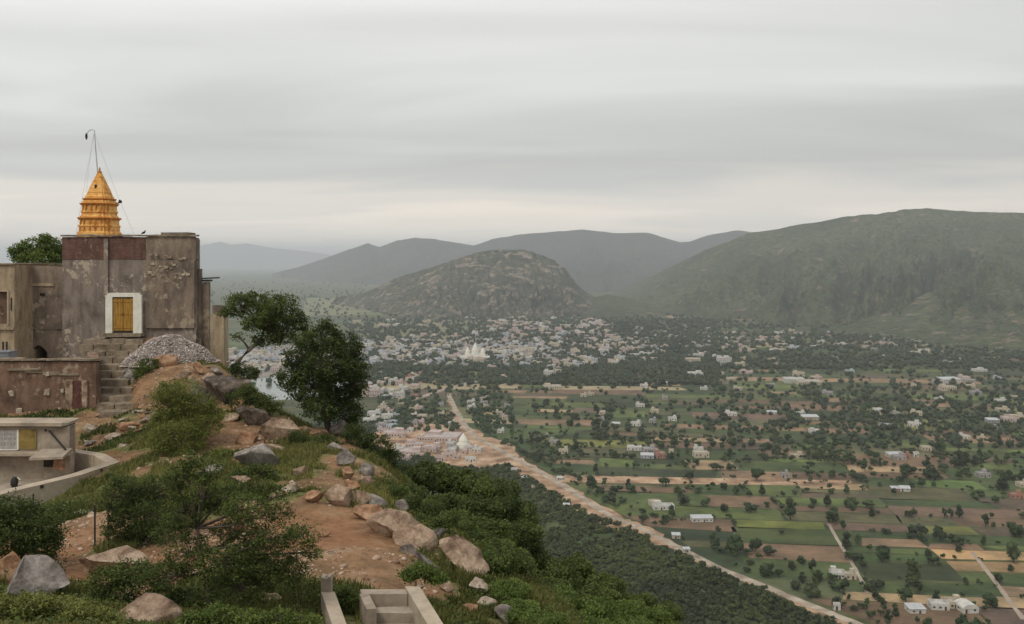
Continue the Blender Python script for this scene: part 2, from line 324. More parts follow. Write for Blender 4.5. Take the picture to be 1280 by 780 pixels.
def plain():
    a = np.r_[-60000, -30000, -15000, np.arange(-8000, 8001, 1000), 15000, 30000, 60000]
    X, Y = np.meshgrid(a, a + 3000); nx = len(a); V = np.c_[X.ravel(), Y.ravel(), np.zeros(X.size)]
    i = (np.arange(nx - 1)[:, None] * nx + np.arange(nx - 1)[None, :]).ravel()
    kind(link('plain_ground', npmesh('plain_ground', V, np.c_[i, i + 1, i + nx + 1, i + nx], M_plain)), 'structure')
plain()
TH = rad(-7); cu, su = math.cos(TH), math.sin(TH)
def uv2xy(u, v): return (u * cu - v * su, u * su + v * cu)
FIELDS = []
def subdivide(u0, u1, v0, v1, r):
    du, dv = u1 - u0, v1 - v0; vm = (v0 + v1) / 2; mu = (62 + vm * .045) * r.uniform(.6, 1.7); mv = (20 + vm * .024) * r.uniform(.6, 1.6)
    if du > mu and (du / mu > dv / mv or dv <= mv): s = u0 + du * r.uniform(.35, .65); subdivide(u0, s, v0, v1, r); subdivide(s, u1, v0, v1, r)
    elif dv > mv: s = v0 + dv * r.uniform(.35, .65); subdivide(u0, u1, v0, s, r); subdivide(u0, u1, s, v1, r)
    else: FIELDS.append((u0, u1, v0, v1))
subdivide(-900, 1800, 380, 3000, random.Random(5))
CROPS = [((.045, .066, .024), 6), ((.062, .086, .030), 6), ((.040, .053, .023), 5), ((.090, .120, .038), 2.6), ((.14, .145, .045), 1.2), ((.15, .100, .064), 4), ((.22, .150, .095), 3.2), ((.32, .235, .14), 1.8), ((.095, .092, .046), 4), ((.10, .078, .054), 2.4)]
def sheet(name, polys, m, z, k='structure'):
    mb = MB()
    for i, p in enumerate(polys): mb.quadmesh([(x, y, z + .008 * i) for x, y in p], [tuple(range(len(p)))])
    return kind(mb.build(name, m), k)
def fieldmat():
    def f(N, L, b):
        a = N.new('ShaderNodeAttribute'); a.attribute_name = 'tint'; v = coords(N, L, rot=(0, 0, rad(7)))
        n = tex(N, L, 'n', .03, 6, v, .65); c = mix(N, L, .8, a.outputs['Color'], ramp(N, L, n.outputs[0], [(.35, (.45, .50, .45)), (.65, (1.45, 1.35, 1.2))]), 'MULTIPLY')
        wv = N.new('ShaderNodeTexWave'); wv.bands_direction = 'Y'; wv.inputs['Scale'].default_value = .28; wv.inputs['Distortion'].default_value = 1.5; wv.inputs['Detail'].default_value = 2; L.new(v, wv.inputs['Vector'])
        c = mix(N, L, .5, c, ramp(N, L, wv.outputs[0], [(0, (.6, .6, .6)), (1, (1, 1, 1))]), 'MULTIPLY')
        n2 = tex(N, L, 'n', .25, 5, v, .7); c = mix(N, L, .6, c, ramp(N, L, n2.outputs[0], [(.3, (.6, .6, .6)), (.6, (1, 1, 1))]), 'MULTIPLY')
        L.new(c, b.inputs['Base Color'])
    return mat('crop_fields', f)
M_fields = fieldmat()
def fields():
    r = random.Random(3); V = []; Fc = []; col = []; tot = sum(k for _, k in CROPS); keep = []
    special = [((1245, 712), (.30, .20, .105)), ((1262, 690), (.30, .20, .105)), ((880, 522), (.17, .115, .085)), ((760, 512), (.15, .11, .075)), ((1100, 660), (.14, .095, .07)), ((1240, 765), (.10, .07, .055)), ((1180, 645), (.13, .09, .065)), ((885, 675), (.22, .14, .08)),
               ((1010, 680), (.055, .075, .025)), ((1110, 700), (.045, .07, .025)), ((740, 690), (.1, .1, .04)), ((1175, 610), (.09, .14, .04)), ((1000, 660), (.12, .14, .035)), ((740, 622), (.10, .12, .04))]
    sw = [(*Wp(*p), c) for p, c in special]
    for (u0, u1, v0, v1) in FIELDS:
        cx, cy = uv2xy((u0 + u1) / 2, (v0 + v1) / 2)
        if cy < 1260 and cx < road_x(cy) + 18: 
            continue
        px, py = pix(cx, cy)
        if cy > 1900 and px < 640: continue
        k = r.uniform(0, tot); c = CROPS[0][0]
        for q, wq in CROPS:
            k -= wq
            if k <= 0: c = q; break
        if cy > 1500 and r.random() < .5: c = (.05, .065, .026)
        for sx, sy, sc in sw:
            a_, b_ = sx * cu + sy * su, -sx * su + sy * cu
            if u0 <= a_ <= u1 and v0 <= b_ <= v1: c = sc
        g = .6 + r.random() * 1.2; j = [r.uniform(-3, 3) for _ in range(8)]
        pts = [(u0 + g + j[0], v0 + g + j[1]), (u1 - g + j[2], v0 + g + j[3]), (u1 - g + j[4], v1 - g + j[5]), (u0 + g + j[6], v1 - g + j[7])]
        if cy < 1260 and min(uv2xy(*q)[0] - road_x(uv2xy(*q)[1]) for q in pts) < 8:
            pts = [(a, b) for a, b in pts]; pts2 = []
            for a, b in pts:
                x, y = uv2xy(a, b); x = max(x, float(road_x(y)) + 9); pts2.append((x, y))
            P4 = pts2
        else: P4 = [uv2xy(a, b) for a, b in pts]
        n = len(V); V += [(x, y, .06) for x, y in P4]; Fc.append((n, n + 1, n + 2, n + 3)); s = r.uniform(1.0, 1.4); col.append([t * s for t in c]); keep.append((u0, u1, v0, v1))
    kind(link('crop_fields', npmesh('crop_fields', np.array(V), Fc, M_fields, np.array(col))), 'structure'); return keep
FK = fields()
M_sand = stone('sandy_earth', (.16, .10, .06), (.37, .235, .14), (.52, .38, .25), .05, .05, .36, .64, fine=.6)
M_road = stone('sandy_road', (.20, .16, .12), (.35, .29, .22), (.46, .39, .30), .09, .05, .36, .64, fine=.55)
M_track = stone('pale_track', (.24, .19, .14), (.32, .26, .20), (.40, .34, .27), .05, .05, fine=.3)
def ribbon(name, pts, wd, m, z, jit=0, seed=0, sub=6):
    r = random.Random(seed); pts = [Vector((*p, 0)) for p in pts]; q = []
    for i in range(len(pts) - 1):
        p0 = pts[max(i - 1, 0)]; p1 = pts[i]; p2 = pts[i + 1]; p3 = pts[min(i + 2, len(pts) - 1)]
        for k in range(sub):
            t = k / sub; q.append(.5 * ((2 * p1) + (p2 - p0) * t + (2 * p0 - 5 * p1 + 4 * p2 - p3) * t * t + (3 * p1 - p0 - 3 * p2 + p3) * t ** 3))
    q.append(pts[-1]); vs = []; n = len(q)
    for i, p in enumerate(q):
        d = (q[min(i + 1, n - 1)] - q[max(i - 1, 0)]).normalized(); s = Vector((-d.y, d.x, 0)); wl = wd(i / (n - 1)) if callable(wd) else (wd, wd)
        vs.append(p + s * (wl[0] + r.uniform(-jit, jit))); vs.append(p - s * (wl[1] + r.uniform(-jit, jit)))
    mb = MB(); mb.quadmesh([(a.x, a.y, z) for a in vs], [(2 * i, 2 * i + 1, 2 * i + 3, 2 * i + 2) for i in range(n - 1)]); return kind(mb.build(name, m), 'structure')
def bank_left(y): return np.interp(y, [400, 640, 690, 760, 860, 960, 1100, 1250], [8, 8, 15, 19, 18, 12, 8, 6])
def bankw(t): 
    k = np.interp(t, [0, .12, .22, .3, .45, .56, .60, 1], [3, 5, 11, 16, 18, 14, 5, 5]); return (float(k) * .35, float(k) * 1.15)
ribbon('road_bank', RW, bankw, M_sand, .16, 2.2, 4, 10)
ribbon('sandy_road', [(p[0] + 1.5, p[1]) for p in RW], (3.4), M_road, .26, .2, 5) if False else ribbon('sandy_road', RW, (lambda t: (3.0, 3.0)), M_road, .26, .3, 5)
ribbon('town_road', [Wp(*p) for p in [(500, 505), (540, 492), (565, 484), (590, 478), (625, 473), (660, 470)]], (lambda t: (5, 5)), M_track, .27, .4, 6)
ribbon('town_street', [Wp(*p) for p in [(690, 432), (720, 418), (760, 398), (775, 392)]], (lambda t: (9, 9)), M_track, .27, .4, 6)
ribbon('hill_track', [Wp(*p) for p in [(800, 383), (818, 388), (838, 396), (850, 400)]], (lambda t: (9, 9)), M_sand, .27, 2, 6)
ribbon('field_track', [Wp(*p) for p in [(1036, 655), (1050, 680), (1066, 706), (1085, 742)]], (lambda t: (1.1, 1.1)), M_track, .20, .3, 6)
ribbon('field_track', [Wp(*p) for p in [(1215, 690), (1240, 722), (1262, 752), (1280, 775)]], (lambda t: (1.3, 1.3)), M_track, .20, .3, 6)
def blob(cx, cy, rx, ry, n=26, seed=0, jit=.15):
    r = random.Random(seed); return [(cx + rx * math.cos(2 * math.pi * i / n) * (1 + r.uniform(-jit, jit)), cy + ry * math.sin(2 * math.pi * i / n) * (1 + r.uniform(-jit, jit))) for i in range(n)]
def pblob(px, py, w_, h_, seed=0):
    a = Wp(px, py + h_ / 2); b = Wp(px, py - h_ / 2); c = ((a[0] + b[0]) / 2, (a[1] + b[1]) / 2); return blob(c[0], c[1], w_ / 2 / F * c[1], (b[1] - a[1]) / 2, seed=seed)
def pquad(*pp): return [Wp(*p) for p in pp]
sheet('sandy_strip', [pquad((705, 603), (1066, 608), (1064, 601), (700, 594))], M_sand, .12)
sheet('sandy_ground', [pblob(592, 566, 112, 40, 3), pblob(530, 550, 140, 42, 5)], M_sand, .10)
M_dry = stone('dry_field', (.20, .16, .09), (.32, .26, .15), (.40, .32, .2), .03, .05, fine=.3)
sheet('dry_field', [pquad((482, 486), (600, 487), (598, 480), (485, 479)), pquad((590, 485), (655, 486), (650, 479), (600, 479)), pquad((690, 487), (860, 488), (850, 484), (690, 482)), pquad((555, 528), (640, 530), (640, 524), (556, 523))], M_dry, .11)
M_meadow = stone('pale_meadow', (.09, .105, .045), (.155, .16, .075), (.22, .20, .11), .006, .05, fine=.4)
sheet('pale_meadow', [pquad((440, 424), (560, 424), (640, 408), (600, 402), (430, 402)), pquad((380, 395), (520, 392), (560, 375), (380, 372))], M_meadow, .08)
M_townsoil = stone('town_soil', (.10, .095, .08), (.20, .175, .145), (.29, .25, .21), .02, .05, fine=.4)
sheet('town_ground', [pblob(620, 424, 340, 50, 8), pblob(400, 452, 300, 44, 9)], M_townsoil, .07)
def watr(N, L, b):
    b.inputs['Base Color'].default_value = (.16, .19, .16, 1); b.inputs['Roughness'].default_value = .16; b.inputs['Specular IOR Level'].default_value = .5
    n = tex(N, L, 'n', .25, 4, coords(N, L, (1, 2, 1))); bump(N, L, b, n.outputs[0], .15, .2)
sheet('lake', [pblob(365, 484, 150, 34, 12)], mat('lake_water', watr), .22)
# ------------------------------------------------------------------ mountains
def ridge(name, prof, m, amp, nu=260, nv=70, fu=14, pw=1.25, seed=0, back=1.0, crest=.10, pts=None):
    a = []
    for (pc, yc, dc, pb, yb) in prof:
        q = P(pc, yc, dc); bx, by = Wp(pb, yb); a.append((q.x, q.y, q.z, bx, by))
    a = np.array(a); hs_ = np.clip(a[:, 2] / a[:, 2].max(), .1, 1) ** 1.3; t = np.linspace(0, 1, len(a)); T = np.linspace(0, 1, nu); s = np.array([np.interp(T, t, a[:, i]) for i in range(5)])
    HS = np.interp(T, t, hs_)
    rows = []; vv = np.r_[np.linspace(0, 1, nv), np.linspace(1, 2, nv // 2)[1:]]
    L_ = np.hypot(np.diff(s[0]), np.diff(s[1])).sum()
    for v in vv:
        k = v if v <= 1 else 2 - v
        bx, by = (s[3], s[4]) if v <= 1 else (s[0] * 2 - s[3], s[1] + (s[1] - s[4]) * back)
        warp = (fbm(T * 5, np.full(nu, v * 2), 3, seed) - .5) * .08
        x = bx + (s[0] - bx) * k; y = by + (s[1] - by) * k
        gul = np.abs(fbm((T + warp) * fu, np.full(nu, v * 1.3), 4, seed + 3) - .5) * 2
        f = fbm(T * fu * 3, np.full(nu, v * 9), 5, seed + 7, .6) - .5
        pr = k ** pw * (1 - .10 * math.sin(math.pi * k)); 
        amp_k = amp * HS * (1.25 * math.sin(math.pi * min(k ** .8, 1)) * (1 - k) ** .55 + crest * k)
        z = -8 + (s[2] + 8) * pr + (-gul * 1.0 + .25) * amp_k + f * amp_k * .7
        rows.append(np.c_[x, y, z])
    V = np.array(rows); n = len(vv); i = (np.arange(n - 1)[:, None] * nu + np.arange(nu - 1)[None, :]).ravel()
    return kind(link(name, npmesh(name, V.reshape(-1, 3), np.c_[i, i + 1, i + nu + 1, i + nu], m, smooth=True)), 'structure')
def scrub(name, d, c, l, rock, rk=.62, sc=.004):
    def f(N, L, b):
        v = coords(N, L); n = tex(N, L, 'n', sc, 8, v, .62, .3); k = ramp(N, L, n.outputs[0], [(.3, d), (.5, c), (.7, l)])
        r = tex(N, L, 'n', sc * 3.2, 9, coords(N, L, (1, 1, 2)), .68, .6); k = mix(N, L, ramp(N, L, r.outputs[0], [(rk, (0, 0, 0)), (rk + .05, (.9, .9, .9))]), k, rock)
        s = tex(N, L, 'n', .05, 7, v, .8); k = mix(N, L, .85, k, ramp(N, L, s.outputs[0], [(.42, (.16, .19, .16)), (.55, (1.2, 1.2, 1.1))]), 'MULTIPLY')
        L.new(k, b.inputs['Base Color']); bump(N, L, b, s.outputs[0], .9, 9)
    return mat(name, f)
M_scrubR = scrub('green_scrub_slope', (.035, .050, .020), (.062, .078, .030), (.095, .105, .048), (.22, .155, .115), .585)
M_scrubD = scrub('rocky_dome', (.035, .045, .024), (.065, .070, .042), (.11, .105, .07), (.27, .215, .17), .53, .006)
M_scrubF = scrub('far_ridge_slope', (.04, .045, .035), (.06, .065, .05), (.08, .08, .06), (.1, .09, .08), .65, .002)
ridge('distant_hills', [(60, 330, 23000, 60, 334), (150, 318, 23000, 150, 334), (210, 312, 23000, 210, 334), (250, 307, 23000, 250, 334), (275, 302, 23000, 280, 334), (290, 306, 23000, 300, 334), (308, 304, 23000, 320, 334), (340, 310, 23000, 350, 334), (380, 314, 23000, 380, 334), (410, 318, 23000, 410, 334), (450, 326, 23000, 450, 334)], M_scrubF, 60, 120, 30, 10, 1.1, 31, crest=.05)
ridge('far_ridge', [(340, 342, 9800, 340, 346), (372, 334, 9500, 372, 349), (400, 325, 9000, 395, 352), (430, 314, 8800, 430, 354), (460, 304, 8600, 470, 356), (474, 309, 8600, 490, 357), (496, 301, 8500, 510, 357), (520, 297, 8500, 540, 358), (545, 299, 8500, 560, 358), (575, 304, 8500, 590, 358), (592, 307, 8400, 600, 360), (615, 299, 8000, 620, 362), (650, 293, 7800, 650, 364), (690, 290, 7800, 700, 366), (728, 287, 7800, 740, 366), (765, 291, 7800, 770, 366), (810, 291, 7800, 810, 366), (850, 303, 7900, 850, 364), (862, 302, 8000, 870, 362), (885, 294, 8000, 890, 360), (920, 288, 8200, 930, 360), (960, 292, 8400, 970, 360), (1040, 300, 8400, 1040, 360)], M_scrubF, 75, 360, 50, 26, 1.15, 41, crest=.12)
ridge('green_mountain', [(742, 378, 5200, 742, 377), (775, 364, 5000, 775, 382), (805, 350, 4800, 800, 388), (840, 333, 4600, 835, 394), (880, 313, 4400, 870, 399), (935, 292, 4300, 915, 404), (1000, 281, 4200, 960, 407), (1060, 271, 4100, 1000, 410), (1100, 266, 4000, 1060, 412), (1130, 262, 4000, 1090, 413), (1160, 261, 4000, 1120, 416), (1200, 264, 4000, 1160, 424), (1250, 266, 3900, 1210, 434), (1300, 266, 3800, 1280, 440), (1400, 262, 3600, 1400, 445), (1550, 268, 3400, 1550, 450), (1750, 300, 3200, 1750, 450)], M_scrubR, 200, 560, 150, 15, 1.2, 51, crest=.06)
M_scrubG = scrub('pale_green_scrub_slope', (.038, .052, .021), (.068, .084, .032), (.105, .115, .052), (.22, .16, .12), .55, .007)
ridge('green_spur', [(1020, 417, 2300, 1010, 420), (1060, 406, 2500, 1050, 424), (1110, 388, 2650, 1100, 430), (1160, 366, 2800, 1150, 436), (1220, 342, 2900, 1210, 442), (1290, 318, 3000, 1290, 448), (1400, 300, 3000, 1400, 452), (1550, 300, 2900, 1550, 455), (1700, 330, 2800, 1700, 455)], M_scrubG, 40, 300, 90, 12, 1.15, 71, crest=.06)
ridge('low_spur', [(690, 395, 3300, 690, 396), (720, 376, 3500, 715, 401), (760, 368, 3600, 760, 405), (800, 376, 3600, 800, 408), (850, 388, 3400, 850, 410), (900, 399, 3200, 900, 412)], M_scrubR, 12, 120, 30, 8, 1.2, 57, crest=.2)
ridge('rocky_dome_hill', [(420, 372, 3900, 410, 379), (455, 366, 3800, 440, 386), (478, 356, 3750, 465, 392), (500, 345, 3700, 490, 396), (530, 337, 3650, 520, 399), (560, 328, 3600, 550, 401), (585, 318, 3600, 580, 401), (610, 314, 3600, 610, 400), (640, 312, 3600, 640, 399), (665, 315, 3600, 670, 399), (688, 323, 3600, 700, 399), (706, 335, 3600, 715, 399), (716, 348, 3600, 730, 398), (728, 362, 3600, 745, 398), (755, 378, 3600, 765, 397), (790, 392, 3500, 790, 397)], M_scrubD, 100, 420, 120, 18, 1.4, 61, crest=.12)
# ------------------------------------------------------------------ leaves, crowns, trees
def leafquads(cen, size, rs, up=.5, aspect=.6):
    n = len(cen); nrm = rs.normal(size=(n, 3)); nrm[:, 2] = np.abs(nrm[:, 2]) + up; nrm /= np.linalg.norm(nrm, axis=1)[:, None]
    a = np.cross(nrm, rs.normal(size=(n, 3))); a /= np.linalg.norm(a, axis=1)[:, None] + 1e-9; b = np.cross(nrm, a)
    s = (np.asarray(size) * rs.uniform(.6, 1.25, n))[:, None]; a = a * s * .5; b = b * s * .5 * aspect
    V = np.stack([cen - a, cen + b * 1.0 - a * .1, cen + a, cen - b - a * .1], 1).reshape(-1, 3)
    return V, np.arange(4 * n).reshape(n, 4)
def ico(sub=1):
    import bmesh
    bm = bmesh.new(); bmesh.ops.create_icosphere(bm, subdivisions=sub, radius=1); bm.verts.ensure_lookup_table()
    V = np.array([v.co[:] for v in bm.verts]); Fc = np.array([[v.index for v in f.verts] for f in bm.faces]); bm.free(); return V, Fc
I1 = ico(1); I2 = ico(2)
def tri2quad(Fc): return np.c_[Fc, Fc[:, 2]]
def crown_template(rs, nleaf, form='round', leafsize=.28, nl=7, fill=.86):
    # unit crown: radius about 1, sits from z=0.35 upward
    c = []; wts = []
    for i in range(nl):
        an = rs.uniform(0, 6.28); rr = rs.uniform(.15, .62) ** .8
        if form == 'wide': c.append((rr * 1.15 * math.cos(an), rr * 1.15 * math.sin(an), rs.uniform(.65, .95), rs.uniform(.38, .55), rs.uniform(.26, .36)))
        elif form == 'tall': c.append((rr * .55 * math.cos(an), rr * .55 * math.sin(an), rs.uniform(.5, 1.9), rs.uniform(.34, .5), rs.uniform(.35, .5)))
        else: c.append((rr * .9 * math.cos(an), rr * .9 * math.sin(an), rs.uniform(.5, 1.25), rs.uniform(.38, .58), rs.uniform(.34, .5)))
    c = np.array(c); k = rs.randint(0, nl, nleaf); d = rs.normal(size=(nleaf, 3)); d /= np.linalg.norm(d, axis=1)[:, None]; d *= rs.uniform(.72, 1.08, nleaf)[:, None]
    pos = c[k, :3] + d * np.c_[c[k, 3], c[k, 3], c[k, 4]]
    V, Fq = leafquads(pos, leafsize, rs, .4, .85); lumpt = rs.uniform(.25, .75, nl)
    t = np.clip(lumpt[k] + rs.normal(size=nleaf) * .18, 0, 1)
    Vs = [V]; Fs = [Fq]; ts = [t]; off = len(V)
    for i in range(nl):
        Vi = I1[0][:, :] * (1 + rs.uniform(-.18, .18, len(I1[0])))[:, None] * np.array([c[i, 3], c[i, 3], c[i, 4]]) * fill + c[i, :3]
        # keep the filler light: 20-face hull
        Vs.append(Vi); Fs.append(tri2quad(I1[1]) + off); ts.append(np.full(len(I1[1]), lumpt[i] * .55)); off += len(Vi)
    return np.vstack(Vs), np.vstack(Fs), np.concatenate(ts)
def lite_template(rs, nleaf, form='round', leafsize=.5):
    Vi = I1[0][:, :] * (1 + rs.uniform(-.28, .28, len(I1[0])))[:, None] * np.array([.8, .8, .62]) + np.array([0, 0, .72])
    d = rs.normal(size=(nleaf, 3)); d /= np.linalg.norm(d, axis=1)[:, None]; pos = d * np.array([.85, .85, .68]) + np.array([0, 0, .75]); pos[:, 2] = np.maximum(pos[:, 2], .1)
    V, Fq = leafquads(pos, leafsize, rs, .4, .85)
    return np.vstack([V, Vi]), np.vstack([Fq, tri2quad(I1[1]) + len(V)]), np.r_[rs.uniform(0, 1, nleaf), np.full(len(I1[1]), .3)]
def mass(name, templates, pts, m, seed, split=None):
    """pts: (x,y,z,scale,tint) -> one mesh made of many crowns"""
    rs = np.random.RandomState(seed); Vs = []; Fs = []; ts = []; off = 0; pts = np.asarray(pts); ti = rs.randint(0, len(templates), len(pts))
    for k, (V, Fq, t) in enumerate(templates):
        q = pts[ti == k]; n = len(q)
        if not n: continue
        an = rs.uniform(0, 6.28, n); c, s = np.cos(an)[:, None], np.sin(an)[:, None]
        X = V[None, :, 0] * c - V[None, :, 1] * s; Y = V[None, :, 0] * s + V[None, :, 1] * c; sc = q[:, 3][:, None]; zs = rs.uniform(.8, 1.2, n)[:, None]
        W_ = np.stack([X * sc + q[:, 0][:, None], Y * sc + q[:, 1][:, None], V[None, :, 2] * sc * zs + q[:, 2][:, None]], 2)
        Vs.append(W_.reshape(-1, 3)); Fs.append((Fq[None] + (np.arange(n) * len(V))[:, None, None]).reshape(-1, 4) + off); off += n * len(V)
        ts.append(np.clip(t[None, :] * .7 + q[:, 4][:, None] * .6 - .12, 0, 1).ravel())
    t = np.concatenate(ts); me = npmesh2(name, np.vstack(Vs), np.vstack(Fs), m, np.c_[t, t, t]); return me
def npmesh2(name, V, Fq, m, col):
    """quads where a repeated last index marks a triangle"""
    tri = Fq[:, 2] == Fq[:, 3]; n = len(Fq); cnt = np.where(tri, 3, 4); me = bpy.data.meshes.new(name)
    V = np.ascontiguousarray(V, dtype=np.float32); me.vertices.add(len(V)); me.vertices.foreach_set('co', V.ravel())
    mask = np.ones((n, 4), bool); mask[tri, 3] = False; idx = Fq[mask].astype(np.int32)
    me.loops.add(len(idx)); me.loops.foreach_set('vertex_index', idx); st = np.r_[0, np.cumsum(cnt)[:-1]].astype(np.int32)
    me.polygons.add(n); me.polygons.foreach_set('loop_start', st); me.polygons.foreach_set('loop_total', cnt.astype(np.int32))
    me.materials.append(m); me.update(calc_edges=True)
    a = me.color_attributes.new('tint', 'FLOAT_COLOR', 'CORNER'); cc = np.ones((n, 4, 4), dtype=np.float32); cc[:, :, :3] = col[:, None, :]; a.data.foreach_set('color', cc[mask].ravel())
    return me
rs = np.random.RandomState(21)
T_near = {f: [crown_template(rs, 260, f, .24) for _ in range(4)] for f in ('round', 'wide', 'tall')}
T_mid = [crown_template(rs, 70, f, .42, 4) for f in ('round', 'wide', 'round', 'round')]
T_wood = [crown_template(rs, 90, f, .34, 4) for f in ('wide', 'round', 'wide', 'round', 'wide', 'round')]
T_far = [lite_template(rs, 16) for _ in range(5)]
# ---- woodland between the hill foot and the road
def in_lake(x, y):
    px = 640 + x / y * F; py = HY + CAMZ / y * F; return ((px - 365) / 80) ** 2 + ((py - 484) / 20) ** 2 < 1
def woodland():
    rs = np.random.RandomState(5); n = 46000; y = rs.uniform(60, 1150, n); x = rs.uniform(-260, 230, n); keep = (x < road_x(y) - bank_left(y) + rs.normal(size=n) * 1.5)
    x, y = x[keep], y[keep]; z = np.maximum(Z(x, y), 0); d = fbm(x / 55, y / 55, 3, 77)
    px = 640 + x / y * F; py = HY + (CAMZ - z) / y * F
    sand = (((px - 592) / 56) ** 2 + ((py - 566) / 21) ** 2 < 1) | (((px - 530) / 68) ** 2 + ((py - 550) / 20) ** 2 < 1)
    dens = np.where(y < 930, np.where(z > 1, .8, .97), .42)
    keep = (rs.uniform(0, 1, len(x)) < dens) & (d < .66) & ~sand & ~in_lake(x, y) & ~((z > 120)) & ((x - edge(np.clip(y, -12, 70)) > 30) | (y > 110)) & (px > 380)
    x, y, z, d = x[keep], y[keep], z[keep], d[keep]; sc = rs.uniform(1.6, 3.1, len(x)) * np.where(rs.uniform(0, 1, len(x)) < .12, 1.4, 1); tint = np.clip(.35 + (fbm(x / 40, y / 40, 3, 99) - .5) * 2.4 + rs.normal(size=len(x)) * .18, 0, 1)
    me = mass('acacia_woodland', T_wood, np.c_[x, y, z - .2 * sc, sc, tint], M_wood_leaf, 4)
    kind(tag(link('acacia_woodland', me), 'dense dark green scrub woodland between the hill foot and the sandy road', 'woodland'), 'stuff'); return len(x)
woodland()
# ---- trees among the fields
FT = []
rt = random.Random(17)
def add_tree(x, y, s, k=None, form=None): FT.append((x, y, s, k or rt.choice(['dark', 'dark', 'mid', 'mid', 'pale']), form or rt.choice(['round', 'round', 'wide', 'tall'])))
for px, py, wpx, k, f in [(1150, 672, 28, 'dark', 'wide'), (1175, 676, 20, 'dark', 'round'), (1265, 714, 11, 'dark', 'round'), (1118, 620, 10, 'dark', 'round'), (1094, 748, 12, 'dark', 'round'), (1132, 752, 22, 'mid', 'round'), (1163, 766, 15, 'dark', 'round'), (1230, 764, 10, 'dark', 'wide'),
                         (944, 690, 20, 'dark', 'round'), (962, 694, 16, 'dark', 'wide'), (977, 668, 10, 'mid', 'round'), (990, 712, 14, 'dark', 'round'), (1015, 716, 16, 'dark', 'tall'), (907, 640, 14, 'dark', 'round'), (938, 640, 18, 'mid', 'round'), (885, 610, 8, 'dark', 'round'), (905, 612, 12, 'dark', 'round'),
                         (1200, 690, 12, 'dark', 'round'), (1225, 620, 12, 'dark', 'round'), (1255, 600, 14, 'dark', 'round'), (758, 584, 7, 'dark', 'round'), (870, 582, 12, 'dark', 'round'), (1076, 602, 16, 'dark', 'wide'), (1020, 745, 12, 'mid', 'round'), (1045, 758, 14, 'dark', 'round'), (1068, 764, 12, 'dark', 'wide'), (1100, 690, 12, 'mid', 'round')]:
    x, y = Wp(px, py); add_tree(x, y, wpx / 2 / F * y, k, f)
for (u0, u1, v0, v1) in FK:
    for (a0, b0, a1, b1) in ((u0, v0, u1, v0), (u0, v0, u0, v1)):
        ln = math.hypot(a1 - a0, b1 - b0); cx, cy = uv2xy((a0 + a1) / 2, (b0 + b1) / 2)
        dn = float(fbm(np.array([cx / 160]), np.array([cy / 160]), 3, 55)[0])
        if rt.random() > (.40 + (dn - .45) * 2.2 + max(0, min((cy - 900) / 1500, .5))): continue
        clump = rt.random() < .72; pos = rt.random()
        for i in range(int(ln / rt.uniform(7, 16)) if clump else rt.randint(1, 3)):
            t = rt.random() if not clump else (pos + rt.gauss(0, .22)) % 1; x, y = uv2xy(a0 + (a1 - a0) * t + rt.gauss(0, 2), b0 + (b1 - b0) * t + rt.gauss(0, 2.5))
            if y < 1260 and x < road_x(y) + 10: continue
            add_tree(x, y, min(rt.lognormvariate(.85, .5), 6.5))
    if rt.random() < .22:
        for i in range(rt.randint(1, 5)):
            x, y = uv2xy(rt.uniform(u0, u1), rt.uniform(v0, v1))
            if y < 1260 and x < road_x(y) + 10: continue
            add_tree(x, y, min(rt.lognormvariate(.9, .35), 5.5))
for i in range(260):                                            # row along the far side of the road and round the settlement
    t = rt.random(); y = 400 + 860 * t; x = float(road_x(y)) + rt.choice([10, 12, 15, 20, 30]) + rt.expovariate(1 / 7); add_tree(x, y, rt.uniform(1.6, 3.4))
for (pa, pb, qa, qb, n) in [(470, 640, 488, 540, 330), (640, 860, 545, 575, 90), (900, 1100, 560, 580, 60), (1000, 1280, 540, 600, 130)]:
    for i in range(n):
        x, y = Wp(rt.uniform(pa, pb), rt.uniform(qa, qb))
        if abs(x - float(road_x(y))) < 12 and y < 1300: continue
        add_tree(x, y, rt.uniform(2.0, 4.6))
HOUSES = []; hr = random.Random(29)
def near_house(x, y, r):
    return any(abs(x - h[0]) < r + h[2] * .6 and -r - h[3] * .4 < y - h[1] < r + h[3] * .3 for h in HOUSES if abs(h[1] - y) < 40)
